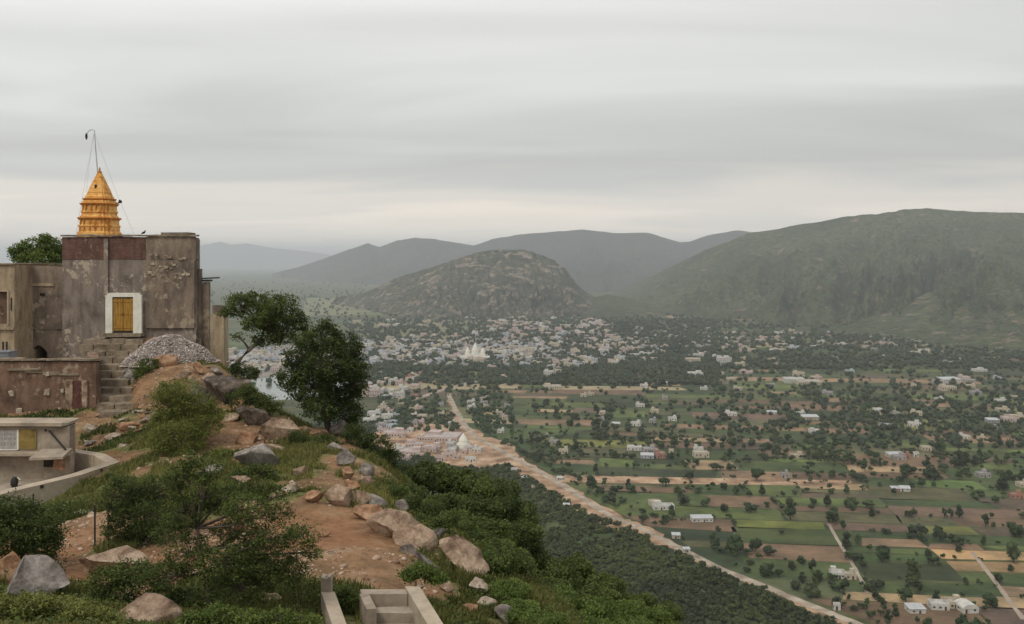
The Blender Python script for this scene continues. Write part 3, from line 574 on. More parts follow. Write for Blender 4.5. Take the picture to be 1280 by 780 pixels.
# ---- houses: (x, y, width, depth, height, colour, type)
HC = {'white': (.60, .58, .53), 'cream': (.52, .45, .34), 'pale pink': (.54, .43, .38), 'grey': (.36, .34, .32), 'pale blue': (.46, .49, .52), 'terracotta': (.38, .20, .14)}
def add_house(px, py, wpx, hpx, col=None, typ='box', dep=None):
    x, y = Wp(px, py); wd = wpx / F * y; h = max(2.7, hpx / F * y * (.66 if typ == 'box' and py > 440 else 1)); HOUSES.append([x, y, wd, dep or wd * hr.uniform(.6, .9), h, col or hr.choice(['white', 'white', 'cream', 'cream', 'pale pink', 'grey', 'pale blue', 'terracotta']), typ])
for a in [(877, 651, 26, 6, 'white', 'shed', 7), (829, 636, 26, 6, 'white', 'box', 8), (818, 631, 14, 5, 'cream', 'box', 7), (1047, 721, 18, 9, 'white', 'box', 7), (1062, 723, 14, 5, 'cream', 'box', 5), (1144, 764, 20, 7, 'white', 'shed', 7), (1173, 760, 22, 8, 'white', 'box', 7), (1192, 758, 20, 8, 'cream', 'box', 7), (1208, 763, 20, 11, 'white', 'barrel', 9),
          (1130, 613, 12, 6, 'white', 'gable', 8), (1120, 613, 12, 4, 'terracotta', 'shed', 6), (876, 571, 18, 9, 'cream', 'box', 10), (873, 565, 12, 8, 'white', 'box', 7), (793, 562, 18, 6, 'white', 'box', 10), (812, 565, 16, 7, 'grey', 'box', 10), (825, 572, 12, 9, 'terracotta', 'box', 9), (809, 572, 16, 5, 'pale blue', 'shed', 9), (839, 566, 8, 5, 'cream', 'box'),
          (795, 532, 12, 6, 'white', 'box'), (770, 532, 10, 4, 'cream', 'shed'), (1106, 534, 12, 6, 'pale blue', 'box'), (1143, 533, 14, 7, 'white', 'box'), (1119, 571, 20, 5, 'cream', 'shed'), (1132, 572, 10, 6, 'terracotta', 'box'), (1145, 571, 6, 8, 'white', 'box'), (996, 572, 16, 5, 'cream', 'box'), (1012, 524, 20, 5, 'cream', 'shed'), (965, 517, 12, 4, 'white', 'gable'),
          (866, 456, 18, 12, 'cream', 'box'), (869, 471, 18, 8, 'white', 'box'), (873, 449, 12, 10, 'white', 'box'), (905, 456, 16, 14, 'white', 'box'), (925, 459, 12, 8, 'cream', 'box'), (896, 450, 10, 8, 'white', 'box'), (686, 471, 12, 11, 'white', 'box'), (697, 468, 10, 9, 'cream', 'box'), (690, 486, 22, 6, 'cream', 'box'), (632, 474, 14, 5, 'cream', 'box'),
          (992, 478, 24, 8, 'white', 'box'), (1010, 480, 30, 6, 'cream', 'box'), (998, 470, 14, 7, 'cream', 'box'), (1020, 474, 12, 5, 'pale pink', 'box'), (1184, 488, 18, 8, 'cream', 'box'), (1186, 478, 24, 6, 'white', 'shed'), (1205, 474, 16, 5, 'pale pink', 'box'), (805, 484, 10, 5, 'white', 'box'), (828, 481, 12, 4, 'white', 'shed'),
          (1280, 608, 16, 6, 'cream', 'box'), (1262, 527, 18, 8, 'pale pink', 'box'), (1240, 528, 14, 5, 'grey', 'shed'), (1272, 524, 16, 7, 'cream', 'box'), (1205, 548, 12, 5, 'white', 'box'), (1226, 550, 10, 6, 'cream', 'box'),
          (643, 590, 8, 5, 'white', 'box'), (655, 600, 7, 5, 'white', 'shed'), (668, 612, 8, 4, 'cream', 'box'), (845, 672, 10, 4, 'cream', 'shed'), (858, 690, 8, 4, 'white', 'shed'), (708, 634, 8, 4, 'pale pink', 'shed'), (700, 600, 8, 4, 'white', 'shed'), (1046, 762, 8, 5, 'white', 'box'), (1270, 622, 16, 7, 'terracotta', 'box'),
          (468, 520, 16, 8, 'white', 'box'), (484, 524, 14, 9, 'white', 'box'), (462, 528, 16, 7, 'white', 'box'), (490, 536, 12, 8, 'pale blue', 'box'), (478, 533, 14, 6, 'grey', 'box')]: add_house(*a)
PINKH = [(493, 545, 28, 8, 'pale pink'), (518, 558, 22, 6, 'pale pink'), (513, 567, 28, 6, 'pale pink'), (540, 561, 22, 5, 'pale pink'), (553, 549, 44, 8, 'pale pink'), (530, 549, 16, 5, 'pale pink')]
for a in PINKH: add_house(*a, 'box')
def cluster(pa, pb, qa, qb, n, w0, w1, cols=None, g=0, low=0):
    k = 0; tries = 0
    while k < n and tries < n * 30:
        tries += 1; px, py = hr.uniform(pa, pb), hr.uniform(qa, qb)
        if g and abs((px - (pa + pb) / 2) / ((pb - pa) / 2)) ** 2 + abs((py - (qa + qb) / 2) / ((qb - qa) / 2)) ** 2 > 1.15: continue
        x, y = Wp(px, py); wd = hr.uniform(w0, w1)
        if near_house(x, y, wd * .38) or in_lake(x, y): continue
        if abs(x - float(road_x(y))) < 14 and y < 1280: continue
        HOUSES.append([x, y, wd, wd * hr.uniform(.6, .95), (hr.choice([3, 3.4]) if low else hr.choice([3.4, 3.6, 3.8, 6.4, 6.6, 9])), hr.choice(cols) if cols else hr.choice(['white', 'white', 'cream', 'cream', 'pale pink', 'pale pink', 'grey', 'pale blue']), 'box']); k += 1
cluster(460, 640, 500, 545, 34, 6, 11, low=1); cluster(455, 520, 470, 500, 26, 9, 16, ['pale pink', 'cream', 'white', 'terracotta']); cluster(495, 600, 556, 578, 18, 7, 12, ['pale pink', 'pale pink', 'white', 'grey'], low=1)
cluster(445, 820, 418, 463, 330, 9, 19, g=1); cluster(455, 700, 430, 458, 140, 9, 19, ['white', 'pale blue', 'pale blue', 'white', 'cream', 'grey']); cluster(600, 770, 398, 420, 90, 14, 26, ['white', 'cream', 'pale pink', 'pale pink'], 1)
cluster(270, 440, 440, 474, 120, 12, 22, ['pale blue', 'white', 'cream', 'pale pink']); cluster(740, 900, 405, 450, 55, 12, 22, low=1); cluster(860, 1000, 416, 440, 30, 12, 24, ['white', 'cream', 'pale pink'], low=1); cluster(980, 1150, 408, 436, 26, 12, 24, low=1)
cluster(1080, 1260, 404, 445, 24, 12, 22, low=1); cluster(900, 1280, 440, 480, 18, 10, 20, low=1); cluster(700, 1280, 480, 520, 22, 8, 14, ['white', 'cream', 'grey'], low=1); cluster(640, 1280, 520, 600, 14, 6, 11, ['white', 'cream', 'grey'], low=1); cluster(430, 600, 398, 410, 8, 18, 34, ['white', 'cream'])
# ---- far tree belts round the town (stuff) and the field trees
FAR = []
def belt(pa, pb, qa, qb, n, s0=3, s1=6, g=0, sd=0):
    rb = np.random.RandomState(sd); px = rb.uniform(pa, pb, n); py = rb.uniform(qa, qb, n)
    for a, b in zip(px, py):
        if g and abs((a - (pa + pb) / 2) / ((pb - pa) / 2)) ** 2 + abs((b - (qa + qb) / 2) / ((qb - qa) / 2)) ** 2 > 1.1: continue
        x, y = Wp(a, b); s = rb.uniform(s0, s1)
        if near_house(x, y, s * .4) or in_lake(x, y): continue
        FAR.append((x, y, 0, s, rb.uniform(.1, .7)))
belt(600, 900, 446, 482, 1500, 3.5, 6, sd=1); belt(450, 640, 448, 482, 480, 3, 5.5, sd=2); belt(430, 900, 400, 465, 3600, 4, 7, sd=3); belt(840, 1280, 418, 462, 1500, 3.5, 6.5, sd=4); belt(880, 1290, 460, 560, 420, 2.6, 5, sd=5)
belt(270, 460, 440, 475, 200, 3, 5.5, sd=6); belt(600, 1280, 378, 412, 1700, 4, 7, sd=7); belt(380, 600, 380, 400, 150, 4, 7, sd=17); belt(1050, 1290, 500, 560, 260, 2.5, 4.5, sd=8); belt(250, 620, 350, 385, 500, 4, 8, sd=9); belt(740, 1290, 480, 540, 260, 2.2, 4.2, sd=12)
def visible(px, py): return -5 < px < 1285 and py < 790 and px > 462 and py < np.interp(px, [462, 500, 560, 660, 700, 860, 900], [520, 555, 590, 640, 700, 775, 800])
FT = [t for t in FT if not near_house(t[0], t[1], t[2] * .7)]
FT.sort(key=lambda t: -(t[2] / t[1]) if visible(*pix(t[0], t[1])) else 1)
IND = FT[:270]; REST = FT[270:]
NAMED = []        # (object, base label, place phrase, px, py) for the labels written at the end
def place(px, py):
    if py < 440:
        if px < 560: return 'at the lake end'
        if px < 690: return 'below the rocky hill'
        if px < 830: return 'at the town edge'
        if px < 1010: return 'beyond the town'
        return 'under the green mountain'
    if py < 490:
        if px < 560: return 'near the lake shore'
        if px < 760: return 'in the dark tree belt'
        if px < 980: return 'above the brown fields'
        return 'in far right fields'
    if px < 560 and py < 600: return 'by the pink buildings'
    if py < 545:
        if px < 680: return 'by the upper road end'
        if px < 850: return 'in the upper fields'
        if px < 1060: return 'by long brown fields'
        return 'in wooded right fields'
    if py < 600:
        if px < 760: return 'right of the bank'
        if px < 960: return 'above the sandy strip'
        return 'far above the strip'
    if py < 660:
        if px < 860: return 'between strip and road'
        if px < 1060: return 'below the sandy strip'
        return 'in green right fields'
    if px < 930: return 'by the lower road'
    if px < 1080: return 'by the pale track'
    if px < 1200: return 'near the farm compound'
    return 'by the tan field'
fm = {}
TRM = {'dark': M_field_dark, 'mid': M_field_mid, 'pale': M_field_pale}
for f in T_near:
    for i, (V, Fq, t) in enumerate(T_near[f]):
        for k in TRM: fm[(f, i, k)] = npmesh2('crown', V, Fq, TRM[k], np.c_[t, t, t])
tb = MB(); tb.tube([(0, 0, -.15), (.03, .02, .3), (0, .05, .75)], [.09, .07, .03], 6); tb.tube([(.02, .02, .3), (.3, .1, .8)], [.05, .02], 5); tb.tube([(.02, .02, .35), (-.28, -.12, .85)], [.05, .02], 5)
trunk_me = tb.build('trunk', M_bark); tdata = trunk_me.data; bpy.data.objects.remove(trunk_me)
GT = {'dark': 'dark green', 'mid': 'mid green', 'pale': 'pale green'}; GF = {'round': 'round-crowned tree', 'wide': 'low spreading tree', 'tall': 'upright tree'}
for (x, y, s, k, f) in IND:
    e = empty('field_tree', (x, y, 0), '', 'tree', 'trees scattered among the fields', rt.uniform(0, 6.28)); e.scale = (s, s, s * rt.uniform(.85, 1.15))
    link('crown', fm[(f, rt.randint(0, 3), k)], e); link('trunk', tdata, e)
    px, py = pix(x, y); sz = 'large ' if s > 4.2 else ('small ' if s < 2.5 else ''); NAMED.append((e, sz + GT[k] + ' ' + GF[f], place(px, py), px, py))
for nm, lo, hi, T_, lab in (('field_tree_mass', 0, 1000, T_mid, 'the many smaller trees and bushes along the field edges of the plain'), ('field_tree_belt', 1000, 9e9, T_far, 'far hedgerow trees dotted over the distant fields')):
    q = [(x, y, 0, s, {'dark': .15, 'mid': .4, 'pale': .75}[k]) for x, y, s, k, f in REST if lo <= y < hi]
    if q: kind(tag(link(nm, mass(nm, T_, q, M_field_mid, 6)), lab, 'trees'), 'stuff')
kind(tag(link('valley_tree_belt', mass('valley_tree_belt', T_far, FAR, leaf('valley_leaf', (.010, .022, .008), (.075, .095, .040), .1), 8)), 'dark mass of trees filling the valley around the distant town', 'trees'), 'stuff')
# ---- house builder
M_glass = flat('dark_window', (.035, .035, .04), .35); M_tin = flat('tin_roof', (.45, .46, .46), .45, .3, .5); M_wooddark = flat('house_door', (.10, .06, .035), .7)
HM = {k: stone('house_' + k.replace(' ', '_'), tuple(x * .62 for x in c), tuple(x * .92 for x in c), c, .25, .02, fine=.4) for k, c in HC.items()}
HR = {k: stone('roof_' + k.replace(' ', '_'), (.24, .22, .19), tuple(.15 + x * .5 for x in c), tuple(.18 + x * .6 for x in c), .3, .02) for k, c in HC.items()}
def house_shapes(wd, dp, h, typ, r):
    """returns a list of (name, builder MB, material key)"""
    L_ = []; a = MB(); w2, d2 = wd / 2, dp / 2
    if typ == 'gable':
        a.box(-w2, w2, -d2, d2, -.3, h * .62); a.quadmesh([(-w2, -d2, h * .62), (-w2, d2, h * .62), (-w2, 0, h), (w2, -d2, h * .62), (w2, d2, h * .62), (w2, 0, h)], [(0, 2, 1), (3, 4, 5)]); L_.append(('wall', a, 'w'))
        b = MB(); o = .35
        for s in (-1, 1): b.hexa([(-w2 - o, s * (d2 + o), h * .6 - .05), (w2 + o, s * (d2 + o), h * .6 - .05), (w2 + o, 0, h + .02), (-w2 - o, 0, h + .02)][::s], [(-w2 - o, s * (d2 + o), h * .6 + .1), (w2 + o, s * (d2 + o), h * .6 + .1), (w2 + o, 0, h + .17), (-w2 - o, 0, h + .17)][::s])
        L_.append(('roof', b, 't'))
    elif typ == 'barrel':
        a.box(-w2, w2, -d2, d2, -.3, h * .5); L_.append(('wall', a, 'w')); b = MB(); n = 12
        pr = [(math.cos(math.pi * i / n) * (w2 + .2), h * .5 + math.sin(math.pi * i / n) * h * .5) for i in range(n + 1)]
        b.loft([[(x, y, z) for x, z in pr] for y in (d2 + .2, -d2 - .2)]); L_.append(('roof', b, 'w'))
    elif typ == 'shed':
        a.box(-w2, w2, -d2, d2, -.3, h * .8); L_.append(('wall', a, 'w')); b = MB()
        b.hexa([(-w2 - .3, -d2 - .4, h * .78), (w2 + .3, -d2 - .4, h * .78), (w2 + .3, d2 + .3, h), (-w2 - .3, d2 + .3, h)], [(-w2 - .3, -d2 - .4, h * .78 + .12), (w2 + .3, -d2 - .4, h * .78 + .12), (w2 + .3, d2 + .3, h + .12), (-w2 - .3, d2 + .3, h + .12)]); L_.append(('roof', b, 't'))
    else:
        a.box(-w2, w2, -d2, d2, -.3, h); t = .22; ph = .75
        a.box(-w2, w2, -d2, -d2 + t, h, h + ph); a.box(-w2, w2, d2 - t, d2, h, h + ph); a.box(-w2, -w2 + t, -d2 + t, d2 - t, h, h + ph); a.box(w2 - t, w2, -d2 + t, d2 - t, h, h + ph)
        b = MB(); b.box(-w2 + t + .01, w2 - t - .01, -d2 + t + .01, d2 - t - .01, h - .1, h + .04)
        if wd > 6 and r.random() < .8: sx = r.choice([-1, 1]) * w2 * .5; a.box(sx - wd * .17, sx + wd * .17, d2 * .1, d2 - t - .02, h, h + 2.6)
        L_ += [('wall', a, 'w'), ('roof', b, 'r')]
        if h > 6: c = MB(); c.box(-w2 - .35, w2 + .35, -d2 - .5, -d2 + .002, h * .5 - .08, h * .5 + .12); L_.append(('balcony_slab', c, 'r'))
    st = max(1, int(h / 3.1)); hh = h / st * (1 if typ == 'box' else .7); dd = MB(); dx = r.uniform(-.3, .3) * wd; dd.box(dx - .55, dx + .55, -d2 - .05, -d2 + .1, 0, min(2.2, hh * .75)); L_.append(('door', dd, 'd'))
    nw = max(2, int(wd / 2.8))
    for k in range(st):
        for i in range(nw):
            x = -w2 + wd * (i + .5) / nw
            if k == 0 and abs(x - dx) < 1.25: continue
            g = MB(); g.box(x - .55, x + .55, -d2 - .04, -d2 + .1, k * hh + hh * .36, k * hh + hh * .72); L_.append(('window', g, 'g'))
        for s in (-1, 1):
            g = MB(); xx = s * w2; g.box(xx - .04 if s > 0 else xx - .05, xx + .05 if s > 0 else xx + .04, -.6, .6, k * hh + hh * .36, k * hh + hh * .72); L_.append(('window', g, 'g'))
    return L_
def hmat(k, c): return {'w': HM[c], 'r': HR[c], 't': M_tin, 'g': M_glass, 'd': M_wooddark}[k]
HOUSES.sort(key=lambda h: -(h[2] * max(h[4], 4)) / h[1] ** 2 if visible(*pix(h[0], h[1])) else 1)
cache = {}; HT = {'box': 'flat-roofed house', 'shed': 'lean-to roofed shed', 'gable': 'gabled hut', 'barrel': 'round-topped barn'}
rest_v = []
def merged(shapes, c, name):
    mb = MB(); order = ['w', 'r', 't', 'g', 'd']
    for nm, s, k in shapes:
        mb.m = order.index(k); b = len(mb.v); mb.v += s.v; mb.f += [tuple(b + i for i in f) for f in s.f]; mb.mi += [mb.m] * len(s.f)
    return mb, [hmat(k, c) for k in order]
for i, (x, y, wd, dp, h, c, typ) in enumerate(HOUSES):
    rz = rad(-7) + hr.choice([0, 0, 0, rad(90), rad(12), rad(-15)]) if (i > 60) else rad(hr.uniform(-10, 6)); px, py = pix(x, y)
    if i < 285:
        sz = 'small ' if wd * max(h, 3.5) < 40 else ('large ' if wd * h > 115 else ''); nst = 'two-storey ' if 5 < h < 9 and typ == 'box' else ('tall ' if h >= 9 and typ == 'box' else '')
        base = sz + c + ' ' + nst + HT[typ]
        name = 'house' if typ == 'box' else {'shed': 'shed', 'gable': 'hut', 'barrel': 'barn'}[typ]
        if y < 1350:
            e = empty(name, (x, y, .05), '', name, 'houses of the valley', rz)
            for nm, s, k in house_shapes(wd, dp, h, typ, hr): s.build(nm, hmat(k, c), e)
            o = e
        else:
            key = (round(wd / 4), round(h), c, typ)
            if key not in cache:
                mb, ms = merged(house_shapes(wd, dp, h, typ, hr), c, name); ob = mb.build(name, ms); cache[key] = ob.data; bpy.data.objects.remove(ob)
            o = link(name, cache[key], None, (x, y, .05)); o.rotation_euler = (0, 0, rz); tag(o, '', name, 'houses of the valley')
        NAMED.append((o, base, place(px, py), px, py))
    else: rest_v.append((x, y, wd, dp, h, c, typ, rz))
def rest_houses():
    mb = MB(); keys = list(HC); mats = []
    for c in keys: mats += [HM[c], HR[c]]
    mats += [M_glass]; 
    for (x, y, wd, dp, h, c, typ, rz) in rest_v:
        sh = house_shapes(wd, dp, h, 'box', hr); co_, si = math.cos(rz), math.sin(rz)
        for nm, s, k in sh:
            mb.m = keys.index(c) * 2 + (1 if k in 'rt' else 0) if k in 'wrt' else len(mats) - 1; b = len(mb.v)
            mb.v += [(x + a * co_ - b_ * si, y + a * si + b_ * co_, z + .05) for a, b_, z in s.v]; mb.f += [tuple(b + i for i in f) for f in s.f]; mb.mi += [mb.m] * len(s.f)
    kind(tag(mb.build('distant_town_houses', mats), 'hundreds of tiny white and pink houses massed in the distant town', 'town'), 'stuff')
rest_houses()
# ---- white temple with spires in the town, white memorial by the road
def spire_prof(cx, cy, z0, r, h, n=10):
    pr = [(1, 0), (1.02, .08), (.92, .2), (.95, .3), (.82, .45), (.62, .62), (.4, .78), (.18, .9), (.10, .94), (.12, .96), (.02, 1.0)]
    return [[(cx + a * r * math.cos(2 * math.pi * k / n), cy + a * r * math.sin(2 * math.pi * k / n), z0 + b * h) for k in range(n)] for a, b in pr]
def white_temple():
    x, y = Wp(594, 451); e = empty('white_temple', (x, y, 0), 'white temple with three pointed spires in the middle of the town', 'temple')
    MB().box(-26, 26, -9, 9, -.2, 8).build('hall', M_white, e); m = MB(); m.box(-18, 18, -7, 7, 8, 12); m.build('upper_hall', M_white, e)
    for cx, r, h, z in ((0, 6.5, 21, 12), (-13.5, 4.5, 13, 12), (13.5, 4.5, 12, 12)): m = MB(); m.loft(spire_prof(cx, 0, z, r, h)); m.build('spire', M_white, e)
    for i in range(-4, 5): m = MB(); m.box(i * 5.2 - 1, i * 5.2 + 1, -9.06, -8.9, 1, 5); m.build('window', M_glass, e)
white_temple()
def memorial():
    x, y = Wp(579, 560); e = empty('white_memorial', (x, y, .1), 'white stepped memorial with a tapering cone top beside the sandy road', 'monument')
    for i, (r, z0, z1) in enumerate(((9, -.2, 1.2), (7.6, 1.2, 2.6), (6.2, 2.6, 4.2))): m = MB(); m.prism([(r * math.cos(2 * math.pi * k / 12), r * math.sin(2 * math.pi * k / 12)) for k in range(12)], z0, z1); m.build('tier', M_white, e)
    m = MB(); m.loft(spire_prof(0, 0, 4.2, 4.6, 10)); m.build('cone_top', M_white, e)
memorial()
# ---- labels of houses and field trees: same-looking neighbours are told apart by their order from the left
ORD = ['leftmost', 'second from left', 'third from left', 'fourth from left', 'fifth from left', 'sixth from left', 'seventh from left', 'eighth from left', 'ninth from left', 'tenth from left', 'eleventh from left', 'twelfth from left', 'thirteenth from left', 'fourteenth from left', 'fifteenth from left', 'sixteenth from left', 'seventeenth from left', 'eighteenth from left', 'nineteenth from left', 'twentieth from left', 'twenty-first from left', 'twenty-second from left', 'twenty-third from left', 'twenty-fourth from left']
def write_labels():
    by = {}
    for t in NAMED: by.setdefault((t[1], t[2]), []).append(t)
    for (b, p), L_ in by.items():
        L_.sort(key=lambda t: t[3])
        for i, t in enumerate(L_): t[0]['label'] = b + ' ' + p + ('' if len(L_) == 1 else (', ' + (ORD[i] if i < len(L_) - 1 or i == 0 else 'rightmost')))
write_labels()
# ------------------------------------------------------------------ the temple on the ridge
def X(px, d): return (px - 640) / F * d
def ZZ(py, d): return CAMZ - (py - HY) / F * d
def build(name, m, parent, f, label=None, smooth=False):
    mb = MB(); f(mb); o = mb.build(name, m, parent, smooth=smooth)
    if label: o['label'] = label
    return o
def grid_wall(mb, x0, x1, z0, z1, y, th, seed, amp=.03, step=.35):
    """front face with slight unevenness, plus a plain box behind"""
    nx = max(2, int((x1 - x0) / step)); nz = max(2, int((z1 - z0) / step)); xs = np.linspace(x0, x1, nx + 1); zs = np.linspace(z0, z1, nz + 1); vs = []
    XX, ZZ_ = np.meshgrid(xs, zs); dy = (fbm(XX * 1.1 + seed, ZZ_ * 1.1, 4, seed) - .5) * amp * 2
    top = (fbm(xs * .9, xs * 0 + seed, 4, seed + 1) - .5) * .10
    for j in range(nz + 1):
        for i in range(nx + 1): vs.append((xs[i], y + dy[j, i], zs[j] + (top[i] if j == nz else 0)))
    n = nx + 1; mb.quadmesh(vs, [(j * n + i, j * n + i + 1, (j + 1) * n + i + 1, (j + 1) * n + i) for j in range(nz) for i in range(nx)])
    b = len(vs); mb.box(x0, x1, y + amp + .03, y + th, z0, z1 - .06)
    tp = [(xs[i], y + dy[nz, i], z1 + top[i]) for i in range(n)] + [(xs[i], y + th * .999, z1 + top[i]) for i in range(n)]
    mb.quadmesh(tp, [(i, i + 1, n + i + 1, n + i) for i in range(nx)])
    for xx, i in ((x0, 0), (x1, nx)):
        sd = [(xx, y + dy[j, i], zs[j] + (top[i] if j == nz else 0)) for j in range(nz + 1)]; m2 = nz + 1
        mb.quadmesh(sd + [(xx, y + amp + .04, v[2]) for v in sd], [(j, j + 1, m2 + j + 1, m2 + j) for j in range(nz)])
def ratha(cx, cy, h, z, s=.16):
    a = h; b = h * (1 - s); c = h * (1 - 2 * s); q = [(c, -a), (c, -b), (b, -b), (b, -c), (a, -c), (a, c), (b, c), (b, b), (c, b), (c, a), (-c, a), (-c, b), (-b, b), (-b, c), (-a, c), (-a, -c), (-b, -c), (-b, -b), (-c, -b), (-c, -a)]
    return [(cx + x, cy + y, z) for x, y in q]
def side(m, xa, ya, xb, yb, z0, z1, th=.45):
    m.hexa([(xa - th, ya, z0), (xa, ya, z0), (xb, yb, z0), (xb - th, yb, z0)], [(xa - th, ya, z1), (xa, ya, z1), (xb, yb, z1), (xb - th, yb, z1)])
def temple():
    x0, x1 = X(78, 60), X(245, 60); xc = (x0 + x1) / 2; zt_ = ZZ(296, 60); zb = CAMZ - 13
    T = empty('hill_temple', (xc, 60, CAMZ - 4.6), 'old brown stone hill temple with yellow wooden door in white frame and orange tiered tower', 'temple')
    def loc(mb): mb.v = [(a - xc, b - 60, c - CAMZ + 4.6) for a, b, c in mb.v]
    def B(name, m, f, par=T, label=None, smooth=False):
        mb = MB(); f(mb); loc(mb)
        o = mb.build(name, m, par, smooth=smooth)
        if label: o['label'] = label
        return o
    W0 = B('wall', M_wall, lambda m: (grid_wall(m, x0, x1, zb, zt_ - 1.42, 60, .5, 3), m.box(x0, x0 + .45, 60.5, 67, zb, zt_ - .05), side(m, x1, 60.5, X(250, 67), 67, zb, zt_ - .05), m.box(x0 + .45, X(250, 67) - .45, 66.5, 67, zb, zt_ - .05)), label='weathered brown stone wall with pale patches')
    B('brick_wall_top', M_wall_top, lambda m: grid_wall(m, x0, X(182, 60), zt_ - 1.42, zt_, 59.97, .5, 9), W0, 'dark red brick band of the wall top')
    B('plaster_panel', M_wall_wing, lambda m: grid_wall(m, X(182, 60) + .004, x1 - .004, zt_ - 1.42, zt_, 59.98, .5, 12), W0)
    B('plaster_panel', M_wall_wing, lambda m: grid_wall(m, X(183, 60), x1 - .06, ZZ(410, 60), zt_ - 1.45, 59.86, .13, 14, .02), W0, 'grey brown rendered panel right of the door')
    B('buttress_strip', M_wall, lambda m: grid_wall(m, X(131, 60), X(136, 60), ZZ(372, 60), zt_ - .1, 59.84, .14, 15, .02), W0)
    B('coping', M_step, lambda m: [m.box(x0 - .06 + i * (x1 - x0 + .12) / 14 + .004, x0 - .06 + (i + 1) * (x1 - x0 + .12) / 14, 59.86, 60.5, zt_ + .03, zt_ + .13 + rnd.uniform(-.02, .02), .012) for i in range(14)], W0)
    for i in range(26):        # putlog stones and holes scattered over the right part
        a, b = rnd.uniform(188, 240), rnd.uniform(318, 348); s = rnd.uniform(.05, .11); B('putlog_stone', M_rock_pale, lambda m: m.box(X(a, 60) - s, X(a, 60) + s * 1.4, 59.80, 59.9, ZZ(b, 60) - s * .7, ZZ(b, 60) + s * .7, .02), W0)
    B('roof', M_concrete, lambda m: m.hexa([(x0 + .46, 60.55, zt_ - .5), (x1 - .5, 60.55, zt_ - .5), (X(250, 67) - .5, 66.49, zt_ - .5), (x0 + .46, 66.49, zt_ - .5)], [(x0 + .46, 60.55, zt_ - .3), (x1 - .5, 60.55, zt_ - .3), (X(250, 67) - .5, 66.49, zt_ - .3), (x0 + .46, 66.49, zt_ - .3)]))
    B('roof_parapet_block', M_wall_wing, lambda m: m.box(X(204, 61), X(238, 61), 60.6, 62, zt_ - .3, ZZ(290.5, 61), .01))
    # door
    D = B('door_frame', M_white, lambda m: (m.prism([(X(134, 60), 59.72), (X(142.5, 60), 59.72), (X(142.5, 60), 60), (X(134, 60), 60)], ZZ(416, 60), ZZ(369, 60)), m.prism([(X(168.5, 60), 59.72), (X(179, 60), 59.72), (X(179, 60), 60), (X(168.5, 60), 60)], ZZ(416, 60), ZZ(369, 60)),
        m.hexa([(X(134, 60), 59.718, ZZ(371, 60)), (X(179, 60), 59.718, ZZ(371, 60)), (X(179, 60), 60, ZZ(371, 60)), (X(134, 60), 60, ZZ(371, 60))], [(X(138, 60), 59.718, ZZ(366, 60)), (X(175, 60), 59.718, ZZ(366, 60)), (X(175, 60), 60, ZZ(366, 60)), (X(138, 60), 60, ZZ(366, 60))])), label='thick white plaster door surround')
    xa, xb = X(143, 60), X(168, 60); xm = (xa + xb) / 2; za, zb2 = ZZ(413, 60), ZZ(372.5, 60)
    for p, q in ((xa, xm - .01), (xm + .01, xb)):
        dl = B('door', M_door, lambda m: ([m.box(p + (q - p) * k / 4 + .004, p + (q - p) * (k + 1) / 4 - .004, 59.80, 59.84, za, zb2) for k in range(4)], [m.box(p + .02, q - .02, 59.775, 59.798, z, z + .09) for z in (za + .15, za + 1.0, zb2 - .25)]))
        B('handle', M_iron, lambda m: m.tube([(q - .06 if p == xa else p + .06, 59.76, za + .95), (q - .06 if p == xa else p + .06, 59.76, za + 1.1)], .012, 5), dl)
    B('threshold', M_step, lambda m: m.box(X(132, 60), X(181, 60), 59.3, 59.99, ZZ(420, 60), ZZ(416, 60) - .003, .01))
    # right flank
    B('side_wall', M_wall_wing, lambda m: (grid_wall(m, x1 + .01, X(251, 60.4), zb, ZZ(336, 60), 60.3, .3, 22), side(m, X(251, 60.4), 60.6, X(253, 63), 63, zb, ZZ(336.5, 60)), grid_wall(m, X(251, 60.4) + .01, X(261, 60.6), zb, ZZ(353, 60.6), 60.6, .3, 23), side(m, X(261, 60.6), 60.9, X(263, 63), 63, zb, ZZ(353.5, 60.6))))
    B('rain_spout', M_iron, lambda m: (m.tube([(X(252, 60.6), 60.7, ZZ(348, 60.6)), (X(276, 60.6), 60.3, ZZ(347, 60.6))], .05, 6), m.box(X(253, 60.6), X(262, 60.6), 60.5, 61.2, ZZ(352, 60.6), ZZ(349.5, 60.6))))
    # tower
    cx, cy = X(124.5, 63), 63; s = 1 / F * 63 * .79
    def tz(py): return ZZ(py, 63)
    prof = [(27.5, 297), (27.5, 291), (25.6, 289.5), (25, 284.5), (26.2, 283.5), (26.2, 282), (24.6, 281), (24.2, 274)]
    TW_ = B('tower', M_orange, lambda m: m.loft([ratha(cx, cy, r * s, tz(py)) for r, py in prof + [(24, 271), (22, 269), (21.8, 267), (23, 266), (23, 264.5), (21.8, 263.5), (21.5, 256), (21, 252), (18, 250), (18, 246), (16.6, 245), (14.6, 240), (12.6, 235.5), (10.4, 231), (8.2, 226.5), (6, 222), (4, 218), (3.2, 216.6), (3.2, 215.8)]]), label='orange painted tiered tower with pyramid top')
    for r, py, h in ((26.8, 273.8, 1.6), (24, 255.8, 1.4), (20.8, 249.6, 1.2)): B('cornice', M_orange_dark, lambda m: m.loft([ratha(cx, cy, (r - 1.6) * s, tz(py + 1.6)), ratha(cx, cy, r * s, tz(py)), ratha(cx, cy, (r + .8) * s, tz(py - h * .5)), ratha(cx, cy, (r + .3) * s, tz(py - h)), ratha(cx, cy, (r - 3) * s, tz(py - h - .6))]), TW_)
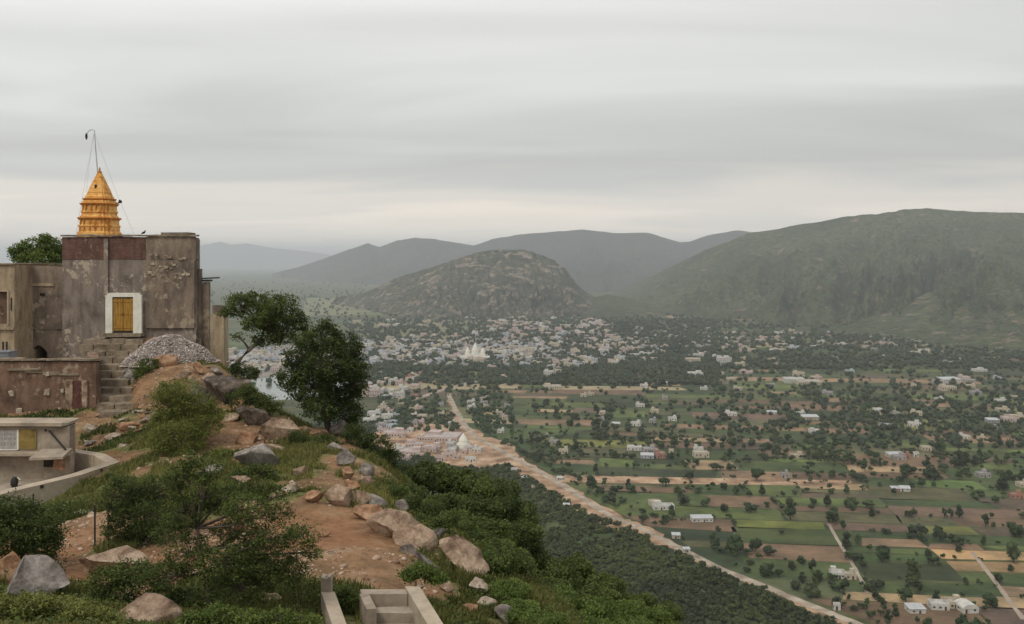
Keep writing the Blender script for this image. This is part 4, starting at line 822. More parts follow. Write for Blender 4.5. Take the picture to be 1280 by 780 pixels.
    for (r, py0, py1) in ((25.2, 283, 289), (24.5, 275, 281.5), (22, 257, 264)):
        for a in (-.85, -.55, .55, .85, -.16, .16): B('pilaster', M_orange_dark, lambda m: m.box(cx + a * r * s - .035, cx + a * r * s + .035, cy - (r + .8 if abs(a) < .6 else r * .85) * s - .03, cy - r * .6 * s, tz(py1), tz(py0)), TW_)
    for k in range(5):
        r = (15.0 - k * 2.35); py = 241.5 - k * 4.9; B('cornice', M_orange_dark, lambda m: m.loft([ratha(cx, cy, (r - .6) * s, tz(py + .6)), ratha(cx, cy, (r + .6) * s, tz(py)), ratha(cx, cy, (r - .9) * s, tz(py - .9))]), TW_)
    B('niche', M_iron, lambda m: m.box(cx - .10, cx + .02, cy - 13.2 * s, cy - 9 * s, tz(236), tz(231.5)), TW_)
    B('finial', M_orange_dark, lambda m: m.loft([[(cx + r * s * math.cos(6.283 * k / 8), cy + r * s * math.sin(6.283 * k / 8), tz(py)) for k in range(8)] for r, py in ((3, 216), (3.6, 214.6), (2, 213.6), (1, 213), (1.8, 212), (1.2, 210.6), (.3, 208.5))]), TW_, smooth=True)
    B('horn_loudspeaker', M_iron, lambda m: m.tube([(X(145, 62), 62, ZZ(254.5, 62)), (X(149.5, 62), 61.9, ZZ(253.5, 62)), (X(152, 62), 61.8, ZZ(252, 62))], [.02, .05, .13], 8), TW_)
temple()
def flagpole():
    d = 64.5; b = P(123.5, 298, d); e = empty('flagpole', b, 'thin pale leaning flagpole behind the orange tower with a limp dark flag', 'flagpole')
    q = lambda px, py, dd=d: P(px, py, dd) - b
    build('pole', M_pole, e, lambda m: m.tube([(0, 0, 0), q(122, 215), q(119.5, 185), q(118, 163)], [.045, .04, .035, .03], 6))
    build('hook_arm', M_pole, e, lambda m: m.tube([q(118, 163), q(114.5, 162), q(110.5, 164), q(108.3, 168)], .028, 6))
    build('flag', M_iron, e, lambda m: m.loft([[q(108 + math.cos(6.283 * k / 8) * r, py, d) + Vector((0, math.sin(6.283 * k / 8) * .06, 0)) for k in range(8)] for r, py in ((.4, 166.5), (1.3, 168), (1.7, 170.5), (1.2, 173), (.5, 174.5))]))
    for a, c in (((118, 166), (95, 293)), ((118, 166), (168, 294)), ((117, 168), (108, 240))): build('guy_wire', M_pole, e, lambda m: m.tube([q(*a), q((a[0] + c[0]) / 2 - 1, (a[1] + c[1]) / 2 + 2, d - .4), q(c[0], c[1], d - .8)], .009, 4))
flagpole()
def pigeon():
    b = P(179.5, 294, 60.2); e = empty('pigeon', (b.x, b.y, ZZ(296, 60) + .13), 'tiny dark pigeon perched on the temple roof edge right of the tower', 'bird')
    build('body', M_iron, e, lambda m: m.tube([(-.16, 0, .06), (-.08, 0, .10), (.02, 0, .14), (.08, 0, .20), (.10, 0, .26), (.15, 0, .27)], [.01, .05, .075, .05, .035, .005], 8), smooth=True)
pigeon()
def wing():
    x0, x1 = X(17, 60), X(78, 60) - .01; e = empty('side_building', (x0, 60, CAMZ - 6.5), 'brown plastered wing wall with small dark pointed arch, left of the temple', 'building'); y = 60.25; zb = CAMZ - 8; zt_ = ZZ(333, 60)
    def B(n, m, f, par=e):
        mb = MB(); f(mb); mb.v = [(a - x0, b - 60, c - CAMZ + 6.5) for a, b, c in mb.v]; return mb.build(n, m, par)
    ax0, ax1, ay0, asp, atop = X(35.5, 60), X(56.5, 60), ZZ(453, 60), ZZ(441, 60), ZZ(432, 60)
    zs = ZZ(412, 60)
    def lower(m):
        arch = [(ax0, zb), (ax0, asp)] + [(ax0 + (ax1 - ax0) * t, asp + (atop - asp) * (1 - abs(2 * t - 1) ** 1.7)) for t in (.12, .3, .5, .7, .88)] + [(ax1, asp), (ax1, zb)]
        m.box(x0, ax0, y, y + .5, zb, zs); m.box(ax1, x1, y, y + .5, zb, zs)
        for i in range(1, len(arch) - 2):
            (a, za), (b, zb_) = arch[i], arch[i + 1]; m.hexa([(a, y, za), (b, y, zb_), (b, y + .5, zb_), (a, y + .5, za)], [(a, y, zs), (b, y, zs), (b, y + .5, zs), (a, y + .5, zs)])
    w_ = B('wall', M_wall_wing, lambda m: (lower(m), m.box(x0, x0 + .4, y + .5, 66.5, zb, zt_ - .1), m.box(x0 + .4, x1, 66, 66.5, zb, zt_ - .1)))
    B('upper_wall', M_wall_wing, lambda m: grid_wall(m, x0, x1, zs + .003, zt_, y - .06, .5, 31), w_)
    B('pale_band', M_wall_beige, lambda m: m.box(X(23, 60), X(66, 60), y - .13, y - .05, ZZ(358, 60), ZZ(354.5, 60), .02), w_)
    B('vent_hole', M_iron, lambda m: m.box(X(49, 60), X(54.5, 60), y - .11, y - .02, ZZ(370, 60), ZZ(366.5, 60), .01), w_)
    B('plaster_patch', M_rock_pale, lambda m: m.prism([(X(50.5, 60) + .17 * math.cos(k), y - .07 + .03 * math.sin(k)) for k in (0, 1, 2.2, 3.3, 4.2, 5.2)], ZZ(405, 60), ZZ(399, 60)), w_)
    B('arch_shade_panel', M_iron, lambda m: m.box(ax0 - .3, ax1 + .3, y + 1.6, y + 1.7, zb, zs), w_)  # dark panel behind the arch; shade of the interior put into its colour
    B('roof', M_concrete, lambda m: m.box(x0 + .41, x1 - .01, y + .45, 65.99, zt_ - .6, zt_ - .35))
    e2 = empty('plastered_annex', (X(0, 58), 58, CAMZ - 6.5), 'beige plastered annex with recessed window at the far left edge', 'building')
    def B2(n, m, f, par=e2):
        mb = MB(); f(mb); mb.v = [(a - X(0, 58), b - 58, c - CAMZ + 6.5) for a, b, c in mb.v]; return mb.build(n, m, par)
    w2 = B2('wall', M_wall_beige, lambda m: (m.box(X(-140, 58), X(-24, 58), 58, 65, zb, ZZ(331, 58), .01), m.box(X(11, 58), X(18, 58), 58, 65, zb, ZZ(331, 58)), m.box(X(-24, 58), X(11, 58), 58, 58.4, ZZ(364, 58), ZZ(331.5, 58)), m.box(X(-24, 58), X(11, 58), 58, 58.4, zb, ZZ(405, 58)), m.box(X(-24, 58), X(11, 58), 58.41, 65, zb, ZZ(331.5, 58) - .02)))
    B2('window', M_wall_terr, lambda m: m.box(X(-23, 58), X(10, 58), 58.25, 58.405, ZZ(404.8, 58), ZZ(364.2, 58)), w2)
    B2('window_frame', M_concrete2, lambda m: (m.box(X(9.6, 58), X(11.4, 58), 57.93, 58.0, ZZ(406, 58), ZZ(363, 58)), m.box(X(-24, 58), X(9.6, 58), 57.93, 58.0, ZZ(364.5, 58), ZZ(363, 58))), w2)
    B2('coping', M_step, lambda m: m.box(X(-141, 58), X(18.5, 58), 57.88, 65.1, ZZ(331, 58) + .012, ZZ(329.5, 58) + .01), w2)
    B2('ledge', M_wall_beige, lambda m: m.box(X(-140, 58), X(18.3, 58), 57.85, 57.995, ZZ(412, 58), ZZ(409, 58)), w2)
    for a in (3, 7.5): B2('slit_window', M_iron, lambda m: m.box(X(a, 58), X(a + 2, 58), 57.97, 58.02, ZZ(440, 58), ZZ(427, 58)), w2)
    B2('slit_window', M_iron, lambda m: m.box(X(13.6, 58), X(15, 58), 57.97, 58.02, ZZ(388, 58), ZZ(372, 58)), w2)
wing()
def terrace():
    y = 52; x0, x1 = X(-150, y), X(120, y); zt_ = ZZ(452, y); zb = CAMZ - 9.6
    e = empty('terrace_wall', (X(60, y), y, CAMZ - 8.8), 'low reddish brown retaining wall with worn stone coping below the arch', 'wall')
    def B(n, m, f, par=e, label=None):
        mb = MB(); f(mb); mb.v = [(a - X(60, y), b - y, c - CAMZ + 8.8) for a, b, c in mb.v]; o = mb.build(n, m, par)
        if label: o['label'] = label
        return o
    wl = B('wall', M_wall_terr, lambda m: (grid_wall(m, x0, x1, zb, zt_, y, .6, 41, .06), side(m, x1, y + .6, X(121, 58.5), 58.5, zb, zt_ - .03, .6)))
    B('terrace_floor', M_concrete, lambda m: m.hexa([(x0, y + .62, CAMZ - 7), (x1 - .8, y + .62, CAMZ - 7), (X(121, 58) - .8, 57.99, CAMZ - 7), (x0, 57.99, CAMZ - 7)], [(x0, y + .62, CAMZ - 6.55), (x1 - .8, y + .62, CAMZ - 6.55), (X(121, 58) - .8, 57.99, CAMZ - 6.55), (x0, 57.99, CAMZ - 6.55)]))
    xs = x0
    while xs < x1 - .3: 
        wd = rnd.uniform(.5, 1.1); B('coping_stone', M_step, lambda m: m.box(xs + .01, min(xs + wd, x1 + .12), y - .12, y + .55, zt_ + .06, zt_ + .15 + rnd.uniform(-.03, .04), .03)); xs += wd
    for k in range(3):
        a = rnd.uniform(20, 40); B('stone_course', M_step, lambda m: m.box(X(10 + k * 22, y), X(52 + k * 24, y), y - .085, y + .01, ZZ(463 + k * 3, y), ZZ(460 + k * 3, y), .03), wl)
    B('red_door', M_red, lambda m: m.box(X(92, y), X(103, y), y - .09, y + .02, ZZ(517, y), ZZ(476, y), .015), wl, 'faded dark red painted door panel')
    B('door_jamb', M_rock_tan, lambda m: (m.box(X(83, y), X(91.5, y), y - .12, y + .02, ZZ(516, y), ZZ(475, y), .03), m.box(X(103.5, y), X(110, y), y - .12, y + .02, ZZ(518, y), ZZ(475, y), .03)), wl)
    for a, b, r in ((15, 492, .12), (59.5, 490, .15), (79, 488, .09), (76, 513, .12), (25, 515, .16), (60, 467, .10)): B('plaster_patch', M_rock_pale, lambda m: m.box(X(a, y) - r, X(a, y) + r, y - .09, y - .03, ZZ(b, y) - r * 1.2, ZZ(b, y) + r * 1.2, .04), wl)
    t = empty('water_tank', (X(-4, 54), 54, CAMZ - 6.55), 'grey metal water tank on the terrace at the left edge', 'tank')
    build('tank_body', M_grey_metal, t, lambda m: m.box(-.85, .85, -.4, .6, .06, 1.38, .01)); build('lid', M_grey_metal, t, lambda m: m.box(-.88, .88, -.43, .63, 1.383, 1.43)); build('base', M_concrete, t, lambda m: m.box(-.8, .8, -.35, .55, 0, .058))
terrace()
def stairs():
    e = empty('stone_staircase', P(140, 470, 55), 'worn stone steps with grass climbing to the yellow temple door', 'staircase'); o0 = Vector(e.location)
    for (a, b, py, d) in [(104, 178, 424, 58.9), (98, 172, 431, 58.3), (101, 168, 439, 57.7), (108, 163, 447, 57.0), (113, 158, 456, 56.2), (118, 156, 465, 55.4), (119, 160, 475, 54.5), (120, 165, 485, 53.6), (121, 168, 495, 52.6), (121, 172, 505, 51.6), (123, 175, 515, 50.7)]:
        x = X(a, d); xe = X(b, d); z = ZZ(py, d); mb = MB(); y2 = d + 1.05
        while x < xe - .1:
            wd = rnd.uniform(.5, 1.15); xn = min(x + wd, xe); j = rnd.uniform(-.05, .05); mb.box(x + .012, xn - .012, d + rnd.uniform(-.05, .08), y2, z - .5, z + j * .6, .025); x = xn
        mb.v = [tuple(Vector(v) - o0) for v in mb.v]; mb.build('step', M_step, e)
stairs()
def pillar():
    d = 59; e = empty('gate_pillar', P(273, 450, d), 'pale beige square pillar right of the temple corner', 'pillar'); o0 = e.location
    m = MB(); m.box(X(263, d), X(280, d), d, d + .9, ZZ(460, d), ZZ(393, d), .02); m.v = [tuple(Vector(v) - o0) for v in m.v]; m.build('shaft', M_wall_beige, e)
    m = MB(); m.box(X(265, d), X(279, d), d + .1, d + .85, ZZ(393, d) + .003, ZZ(382, d), .02); m.v = [tuple(Vector(v) - o0) for v in m.v]; m.build('cap_block', M_wall_wing, e)
pillar()
# ---- octagonal basin with its low block house
def basin():
    zr = CAMZ - 8.6; zf = CAMZ - 9.5; zg = CAMZ - 10.1
    pts = []
    for px, py in [(-60, 632), (0, 618), (100, 594), (150, 577), (131, 567), (93, 561)]:
        d = 8.6 * F / (py - HY); pts.append(Vector((X(px, d), d)))
    pts = [pts[0] + Vector((-3, .2))] + pts + [Vector((pts[0].x - 3, pts[-1].y))]
    cx = sum(p.x for p in pts) / len(pts); cy = sum(p.y for p in pts) / len(pts); c = Vector((cx, cy))
    e = empty('stone_basin', (cx, cy, zg), 'beige concrete basin with angled low rim wall, left below the terrace', 'basin')
    n = len(pts); inner = []
    for i in range(n):
        a, b, q = pts[i - 1], pts[i], pts[(i + 1) % n]; d1 = (b - a).normalized(); d2 = (q - b).normalized(); n1 = Vector((-d1.y, d1.x)); n2 = Vector((-d2.y, d2.x)); bi = (n1 + n2).normalized(); inner.append(b + bi * .5 / max(.4, bi.dot(n1)))
    L3 = lambda p, z: (p.x - cx, p.y - cy, z - zg)
    for i in range(n - 1):
        j = i + 1; cut = .01
        A, B_, C_, D_ = pts[i].lerp(pts[j], cut), pts[j].lerp(pts[i], cut * .3), inner[j].lerp(inner[i], cut * .3), inner[i].lerp(inner[j], cut)
        m = MB(); m.hexa([L3(v, zg - .6) for v in (A, B_, C_, D_)], [L3(v, zr) for v in (A, B_, C_, D_)]); m.build('rim_wall', M_concrete2, e)
        Ln = (pts[j] - pts[i]).length; k = int(Ln / 1.9)
        for q in range(k): t = pts[i].lerp(pts[j], (q + .5) / k); o_ = (t - c).normalized() * .02; build('drain_hole', M_iron, e, lambda m: m.box(t.x + o_.x - cx - .05, t.x + o_.x - cx + .05, t.y + o_.y - cy - .05, t.y + o_.y - cy + .05, zr - zg - .13, zr - zg - .02))
    m = MB(); m.prism([(p.x - cx, p.y - cy) for p in [c + (q - c) * .93 for q in inner]], -.5, zf - zg); m.build('basin_floor', M_concrete, e)
    # block house
    d = 41.6; x0, x1 = X(-60, d), X(87, d); k = empty('block_house', (X(40, d), d, zf), 'low concrete block house with painted signs and cracked roof slab', 'block house')
    K = lambda nm, mt, f, par=k, lab=None: (lambda mb: (f(mb), setattr(mb, 'v', [(a - X(40, d), b - d, c_ - zf) for a, b, c_ in mb.v]), mb.build(nm, mt, par))[2])(MB())
    zt_ = ZZ(533.5, d); w_ = K('wall', M_concrete, lambda m: (grid_wall(m, x0, x1, zg, zt_, d, .4, 55, .015), side(m, x1, d + .4, x1 - .25, d + 1.1, zg, zt_ - .01, .3), m.box(x0, x1 - .6, d + .8, d + 1.1, zg, zt_ - .01)))
    K('roof_slab', M_concrete2, lambda m: m.box(x0 - .1, x1 - .25, d - .22, d + 1.15, zt_ + .055, zt_ + .2, .012)); K('roof_corner', M_concrete2, lambda m: m.hexa([(x1 - .245, d - .22, zt_ + .055), (x1 - .1, d + .1, zt_ + .055), (x1 - .1, d + 1.15, zt_ + .055), (x1 - .245, d + 1.15, zt_ + .055)], [(x1 - .245, d - .22, zt_ + .19), (x1 - .1, d + .1, zt_ + .17), (x1 - .1, d + 1.15, zt_ + .19), (x1 - .245, d + 1.15, zt_ + .2)]))
    sg = K('sign', flat('faded_white_sign', (.40, .385, .36), .8, .3, 6), lambda m: m.box(X(-30, d), X(22, d), d - .05, d - .028, ZZ(561, d), ZZ(537.5, d)))
    K('sign_border', M_white, lambda m: (m.box(X(22, d) + .002, X(24, d), d - .06, d - .028, ZZ(562, d), ZZ(537, d)), m.box(X(-30, d), X(22, d), d - .06, d - .028, ZZ(562.6, d), ZZ(561.2, d))), sg)
    faded = flat('faded_grey_stroke', (.29, .275, .26), .9, .2, 5)
    for row, (pa, pb) in enumerate(((544, 540.5), (550, 546.5), (556.5, 552.5))):
        a = -27
        while a < 20: wd = rnd.uniform(1.2, 3.2); K('stroke', faded, lambda m: m.box(X(a, d), X(a + wd, d), d - .056, d - .0505, ZZ(pa + rnd.uniform(-.6, .6), d), ZZ(pb, d), .003), sg); a += wd + rnd.uniform(.8, 2)
    K('sign', stone('faded_yellow_sign', (.11, .09, .035), (.25, .18, .055), (.34, .25, .09), 3.5, .005), lambda m: m.box(X(24.3, d), X(46, d), d - .05, d - .028, ZZ(561, d), ZZ(536.5, d)))
    K('ledge', M_concrete2, lambda m: m.box(x0, X(92, d), d - .55, d - .03, ZZ(567, d), ZZ(563, d) - .02, .01))
    K('broken_slab', M_concrete, lambda m: m.hexa([(X(52, d), d - 1.1, ZZ(569, d)), (X(92, d), d - 1.0, ZZ(568, d)), (X(93, d), d - .2, ZZ(562, d)), (X(56, d), d - .2, ZZ(563, d))], [(X(52, d), d - 1.1, ZZ(566, d)), (X(92, d), d - 1.0, ZZ(565, d)), (X(93, d), d - .2, ZZ(559, d)), (X(56, d), d - .2, ZZ(560, d))]))
    K('wall_hole', M_iron, lambda m: m.box(X(56, d), X(58.5, d), d - .035, d + .01, ZZ(539, d), ZZ(536.5, d)))
    K('iron_brace', M_iron, lambda m: m.tube([(X(62, d), d - .05, ZZ(538, d)), (X(82, d - .4), d - .4, ZZ(562, d - .4))], .045, 6))
    K('spout_block', M_rock_orange, lambda m: m.box(X(78, d), X(88, d), d - .75, d - .56, ZZ(582, d), ZZ(571, d), .05))
    K('soot_patch', flat('soot', (.05, .04, .032), .9, .5, 3), lambda m: m.box(X(56, d), X(76, d), d - .045, d + .01, ZZ(583, d), ZZ(571, d), .04))
    j = P(18, 588, 40.2); kt = empty('kettle', (j.x, j.y, zf), 'small black kettle with pale handle on the basin floor', 'kettle')
    build('body', M_iron, kt, lambda m: m.loft([[(r * math.cos(6.283 * k / 10), r * math.sin(6.283 * k / 10), z) for k in range(10)] for r, z in ((.10, 0), (.15, .08), (.15, .25), (.10, .38), (.06, .42))]), smooth=True)
    build('handle', M_white, kt, lambda m: m.tube([(.14, 0, .1), (.24, 0, .15), (.25, 0, .3), (.12, 0, .4)], .02, 6))
basin()
# ---- concrete stair with parapets in front
def front_stair():
    D = Vector((.31, -1.0)).normalized(); zc = CAMZ - 7.25
    def bar(px0, px1, py, ln, zt_, h, name, par, mt=M_concrete2, o0=None, d0=None):
        d = d0 or 7.25 * F / (py - HY); a, b = Vector((X(px0, d), d)), Vector((X(px1, d), d)); q = [a + D * ln, b + D * ln, b, a]; m = MB(); j = lambda: rnd.uniform(-.015, .015)
        m.hexa([(v.x - o0.x, v.y - o0.y, zt_ - h - o0.z) for v in q], [(v.x - o0.x + j(), v.y - o0.y + j(), zt_ - o0.z + j()) for v in q]); return m.build(name, mt, par)
    e = empty('stone_parapet', (X(410, 21), 21, CAMZ - 8.2), 'narrow pale parapet wall with short end post, left of the stair', 'wall'); o0 = Vector(e.location)
    bar(402, 418, 739, 5, zc, 1.3, 'wall', e, o0=o0); p = MB(); d = 21.05
    p.box(X(401, d) - o0.x, X(414, d) - o0.x, -.02, .26, -.8, ZZ(723, d) - o0.z, .02); p.build('end_post', M_concrete, e)
    s = MB(); s.box(X(402, d) - o0.x, X(407, d) - o0.x, 0, .24, ZZ(723, d) - o0.z, ZZ(720.5, d) - o0.z, .015); s.box(X(408.5, d) - o0.x, X(413.5, d) - o0.x, 0, .24, ZZ(723, d) - o0.z, ZZ(720.5, d) - o0.z, .015); s.build('post_cap', M_concrete2, e)
    e = empty('concrete_stair', (X(480, 20.5), 20.5, CAMZ - 8.2), 'small pale concrete stair boxed in by parapets at the bottom edge', 'staircase'); o0 = Vector(e.location)
    bar(507, 524, 733, 5, zc, 1.3, 'parapet', e, o0=o0)
    bar(450, 506.5, 733, .30, zc - .06, 1.3, 'back_wall', e, M_concrete, o0=o0, d0=21.3); bar(450, 462, 737, .9, zc - .062, 1.3, 'side_wall', e, M_concrete, o0=o0, d0=20.98)
    for i, (d_, dz) in enumerate(((20.85, .28), (20.35, .46), (19.85, .64), (19.35, .82))): bar(464, 512 + i * 5, 0, .42, zc - dz, 1.0, 'step', e, M_concrete, o0=o0, d0=d_)
front_stair()
# ------------------------------------------------------------------ rocks
def hit(px, py, d0=12, d1=75):
    d = np.arange(d0, d1, .15); x = (px - 640) / F * d; zr = CAMZ - (py - HY) / F * d; g = Z(x, d) - zr; i = int(np.argmax(g > 0)) if (g > 0).any() else int(np.argmax(g)); return float(d[i])
def rockmesh(name, m, sx, sy, sz, seed, cuts=9, sub=4, ang=.62):
    rs = np.random.RandomState(seed); V, Fc = ico(sub); V = V.copy()
    for i in range(cuts):
        n = rs.normal(size=3); n /= np.linalg.norm(n); o = rs.uniform(.34, ang); dd = V @ n - o; V -= np.outer(np.where(dd > 0, dd * .97, 0), n)
    r = 1 + (fbm(V[:, 0] * 2.3 + seed, V[:, 1] * 2.3 + V[:, 2] * 1.7, 5, seed, .62) - .5) * .30; V *= r[:, None]; V *= np.array([sx, sy, sz]) / np.abs(V).max(0)
    me = npmesh(name, V, Fc, m); return me
BOULD = [(228, 470, 22, 14, M_rock_tan, 'tan rock right of the small dark bush under the heap', 0), (243, 480, 20, 16, M_rock_tan, 'tan block between the gravel heap and rock mound', 15), (300, 505, 22, 14, M_rock_orange, 'orange rock right of the large dark rock mound', 0), (268, 462, 20, 12, M_rock_grey, 'grey rock at the foot of the pale pillar', 0), (218, 484, 18, 12, M_rock_orange, 'orange stone on the earth bank above the feathery bush', 0), (335, 590, 22, 12, M_rock_ash, 'pale ashen stone right below the overhanging boulder', 10), (470, 630, 26, 18, M_rock_ash, 'ashen stone above the broad tan slab', 15), (420, 560, 20, 12, M_rock_ash, 'ashen stone below the pointed grey rock', 0),
         (300, 575, 20, 14, M_rock_orange, 'small orange rock left of the overhanging boulder', 0), (345, 560, 24, 14, M_rock_tan, 'tan rock tucked under the big pink boulder', 10), (372, 590, 20, 12, M_rock_tan, 'small tan rock between the dark bush and pale rounded rock', 0), (470, 655, 24, 16, M_rock_orange, 'orange rock below the long low orange rock', 10), (560, 735, 22, 12, M_rock_tan, 'small tan rock left of the pale boulder', 0), (440, 608, 20, 12, M_rock_orange, 'small orange rock above the tan wedge slab', 0), (300, 600, 24, 10, M_rock_tan, 'flat tan rock right of the feathery bush', 0), (240, 540, 20, 12, M_rock_orange, 'orange rock at the foot of the feathery bush', 0), (350, 640, 26, 12, M_rock_orange, 'flat orange ledge at the left end of the bare soil', 0), (290, 520, 22, 14, M_rock_tan, 'tan rock left of the dark angular boulder', 0),
         (317, 521, 38, 26, M_rock_dark, 'dark grey angular boulder left of the big pink boulder', -10), (353, 536, 50, 36, M_rock_tan, 'big pinkish tan boulder with split face on the ridge', 8), (322, 569, 52, 40, M_rock_ash, 'brown grey overhanging boulder below the pink boulder', -15), (308, 548, 26, 18, M_rock_orange, 'small rusty brown rock above the overhanging boulder', 0), (419, 537, 30, 24, M_rock_grey, 'grey pointed rock under the dark green tree', 20),
         (398, 541, 30, 14, M_rock_orange, 'flat orange rock between the pink boulder and pointed rock', 5), (437, 574, 30, 20, M_rock_grey, 'grey rock on the ridge edge, upper of two', 10), (455, 586, 24, 20, M_rock_grey, 'grey rock on the ridge edge, lower of two', 0), (434, 591, 16, 20, M_rock_orange, 'upright orange rock beside the grey edge rocks', 0), (456, 601, 22, 16, M_rock_tan, 'round tan rock below the grey edge rocks', 0),
         (363, 610, 24, 14, M_rock_pale, 'small pale rounded rock alone on the grass', 0), (388, 622, 28, 14, M_rock_orange, 'low orange rock on the bare soil', -5), (426, 622, 34, 26, M_rock_tan, 'tan wedge-shaped slab on the bare soil', -12), (452, 624, 26, 24, M_rock_tan, 'tan block leaning beside the wedge slab', 25), (455, 641, 42, 20, M_rock_orange, 'long low orange rock below the leaning block', 12),
         (490, 655, 62, 40, M_rock_tan, 'broad tan slab sloping along the ridge edge', 32), (520, 670, 50, 38, M_rock_tan, 'tilted tan slab touching the broad slab', 30), (578, 696, 66, 46, M_rock_tan, 'biggest tan boulder standing on the ridge edge', 30), (594, 732, 32, 22, M_rock_pale, 'pale tan boulder directly below the biggest boulder', -10), (606, 753, 26, 16, M_rock_pale, 'flat pale rock below the pale boulder', 10), (585, 763, 22, 16, M_rock_orange, 'small orange block on the grass near bottom edge', 15),
         (534, 706, 40, 14, M_rock_grey, 'thin bluish grey slab leaning downhill', 35), (510, 687, 24, 14, M_rock_grey, 'small grey stone under the tilted slab', 0), (500, 634, 22, 16, M_rock_grey, 'small dark grey stone near the green bushes', 0), (545, 668, 24, 14, M_rock_grey, 'grey stone above the biggest boulder', 0), (628, 768, 30, 20, M_rock_grey, 'grey rock half hidden by the bright bush', 0),
         (337, 747, 38, 14, M_rock_tan, 'flat tan rock on the grass left of the parapet', 0), (222, 702, 34, 34, M_rock_orange, 'rusty round rock behind the thorny shrub', 0), (262, 588, 36, 14, M_rock_grey, 'grey flat rock on the slope behind the shrub', 0), (280, 486, 56, 44, M_rock_dark, 'large dark rock mound under the leaning tree', 0), (258, 478, 34, 26, M_rock_tan, 'tan rock left of the dark rock mound', -20), (247, 497, 22, 30, M_rock_grey, 'grey upright rock behind the feathery bush', 0),
         (40, 727, 76, 56, M_rock_ash, 'large rough grey boulder at the lower left', -8), (12, 712, 40, 40, M_rock_orange, 'orange brown boulder behind the large grey boulder', 10), (128, 706, 100, 34, M_rock_tan, 'smooth pinkish boulder half buried in red earth', 6), (178, 770, 80, 36, M_rock_tan, 'smooth tan boulder at the bottom edge', 15), (205, 452, 30, 14, M_rock_orange, 'orange earthy rock at the foot of the gravel heap', 0), (250, 462, 18, 16, M_rock_orange, 'rusty block by the temple corner', 0),
         (112, 536, 22, 12, M_rock_pale, 'pale flat stone between basin and steps, left', 0), (140, 545, 22, 12, M_rock_pale, 'pale flat stone between basin and steps, right', 0), (160, 533, 26, 10, M_rock_orange, 'long orange stone at the foot of the steps', 0), (230, 655, 26, 14, M_rock_orange, 'orange stone seen through the thorny shrub', 0), (290, 660, 30, 16, M_rock_orange, 'low orange ledge behind the thorny shrub', 0), (405, 668, 18, 8, M_rock_orange, 'small orange stone in the middle of the bare soil', 0)]
def boulders():
    for i, (px, py, w_, h_, m, lab, tilt) in enumerate(BOULD):
        w_ *= 1.12; h_ *= 1.12; d = hit(px, py + h_ * .38); sx, sz = w_ / F * d * .5, h_ / F * d * .56; x, z = X(px, d), ZZ(py, d); sy = max(sx * .6, sz * .7)
        o = link('boulder' if w_ > 24 else 'rock', rockmesh('boulder', m, sx, sy, sz, 100 + i, 10 if i % 3 else 14), None, (x, d + sy * .25, z - sz * .06)); o.rotation_euler = (rad(rnd.uniform(-6, 6)), rad(tilt), 0)
        tag(o, lab, 'rock', 'rocks on the hillside')
boulders()
def small_stones():
    tn = {M_rock_pale: 'pale', M_rock_tan: 'tan', M_rock_orange: 'orange', M_rock_grey: 'grey'}; ms = list(tn); rs_ = random.Random(41); protos = {}; L_ = []
    def st(px, py, s, where):
        m = rs_.choice(ms); k = rs_.randint(0, 3)
        if (tn[m], k) not in protos: protos[(tn[m], k)] = rockmesh('stone', m, 1, .8, .55, 300 + k, 8, 3)
        d = hit(px, py); o = link('stone', protos[(tn[m], k)], None, (X(px, d), d, ZZ(py, d) + s * .1)); o.scale = (s, s, s); o.rotation_euler = (0, rad(rs_.uniform(-15, 15)), rs_.uniform(0, 6)); L_.append((o, 'small ' + tn[m] + ' stone', where, px, py)); tag(o, '', 'stone', 'small loose stones on the hillside')
    for i in range(46): st(rs_.uniform(105, 190), rs_.uniform(505, 560), rs_.uniform(.12, .34), 'on the rubble below the temple steps')
    for i in range(20): st(rs_.uniform(178, 196), rs_.uniform(490, 545), rs_.uniform(.1, .22), 'heaped beside the steps')
    for i in range(26): st(rs_.uniform(300, 560), rs_.uniform(600, 740), rs_.uniform(.06, .16), 'on the bare slope')
    for i in range(14): st(rs_.uniform(200, 300), rs_.uniform(450, 480), rs_.uniform(.12, .28), 'below the gravel heap')
    NAMED.clear(); NAMED.extend(L_); write_labels()
small_stones()
def rocklets(name, pts, m, label, seed):
    rs = np.random.RandomState(seed); V, Fc = I1 if False else ico(1); T = []
    for k in range(6):
        v = V * (1 + rs.uniform(-.35, .3, len(V)))[:, None] * np.array([1, .8, .6]); T.append((v, tri2quad(Fc), rs.uniform(0, 1, len(Fc)) * .2 + .4))
    me = mass(name, T, pts, m, seed); return kind(tag(link(name, me), label, 'stones'), 'stuff')
def tintstone(name, stops):
    def f(N, L, b):
        a = N.new('ShaderNodeAttribute'); a.attribute_name = 'tint'; L.new(ramp(N, L, a.outputs['Fac'], stops), b.inputs['Base Color'])
    return mat(name, f)
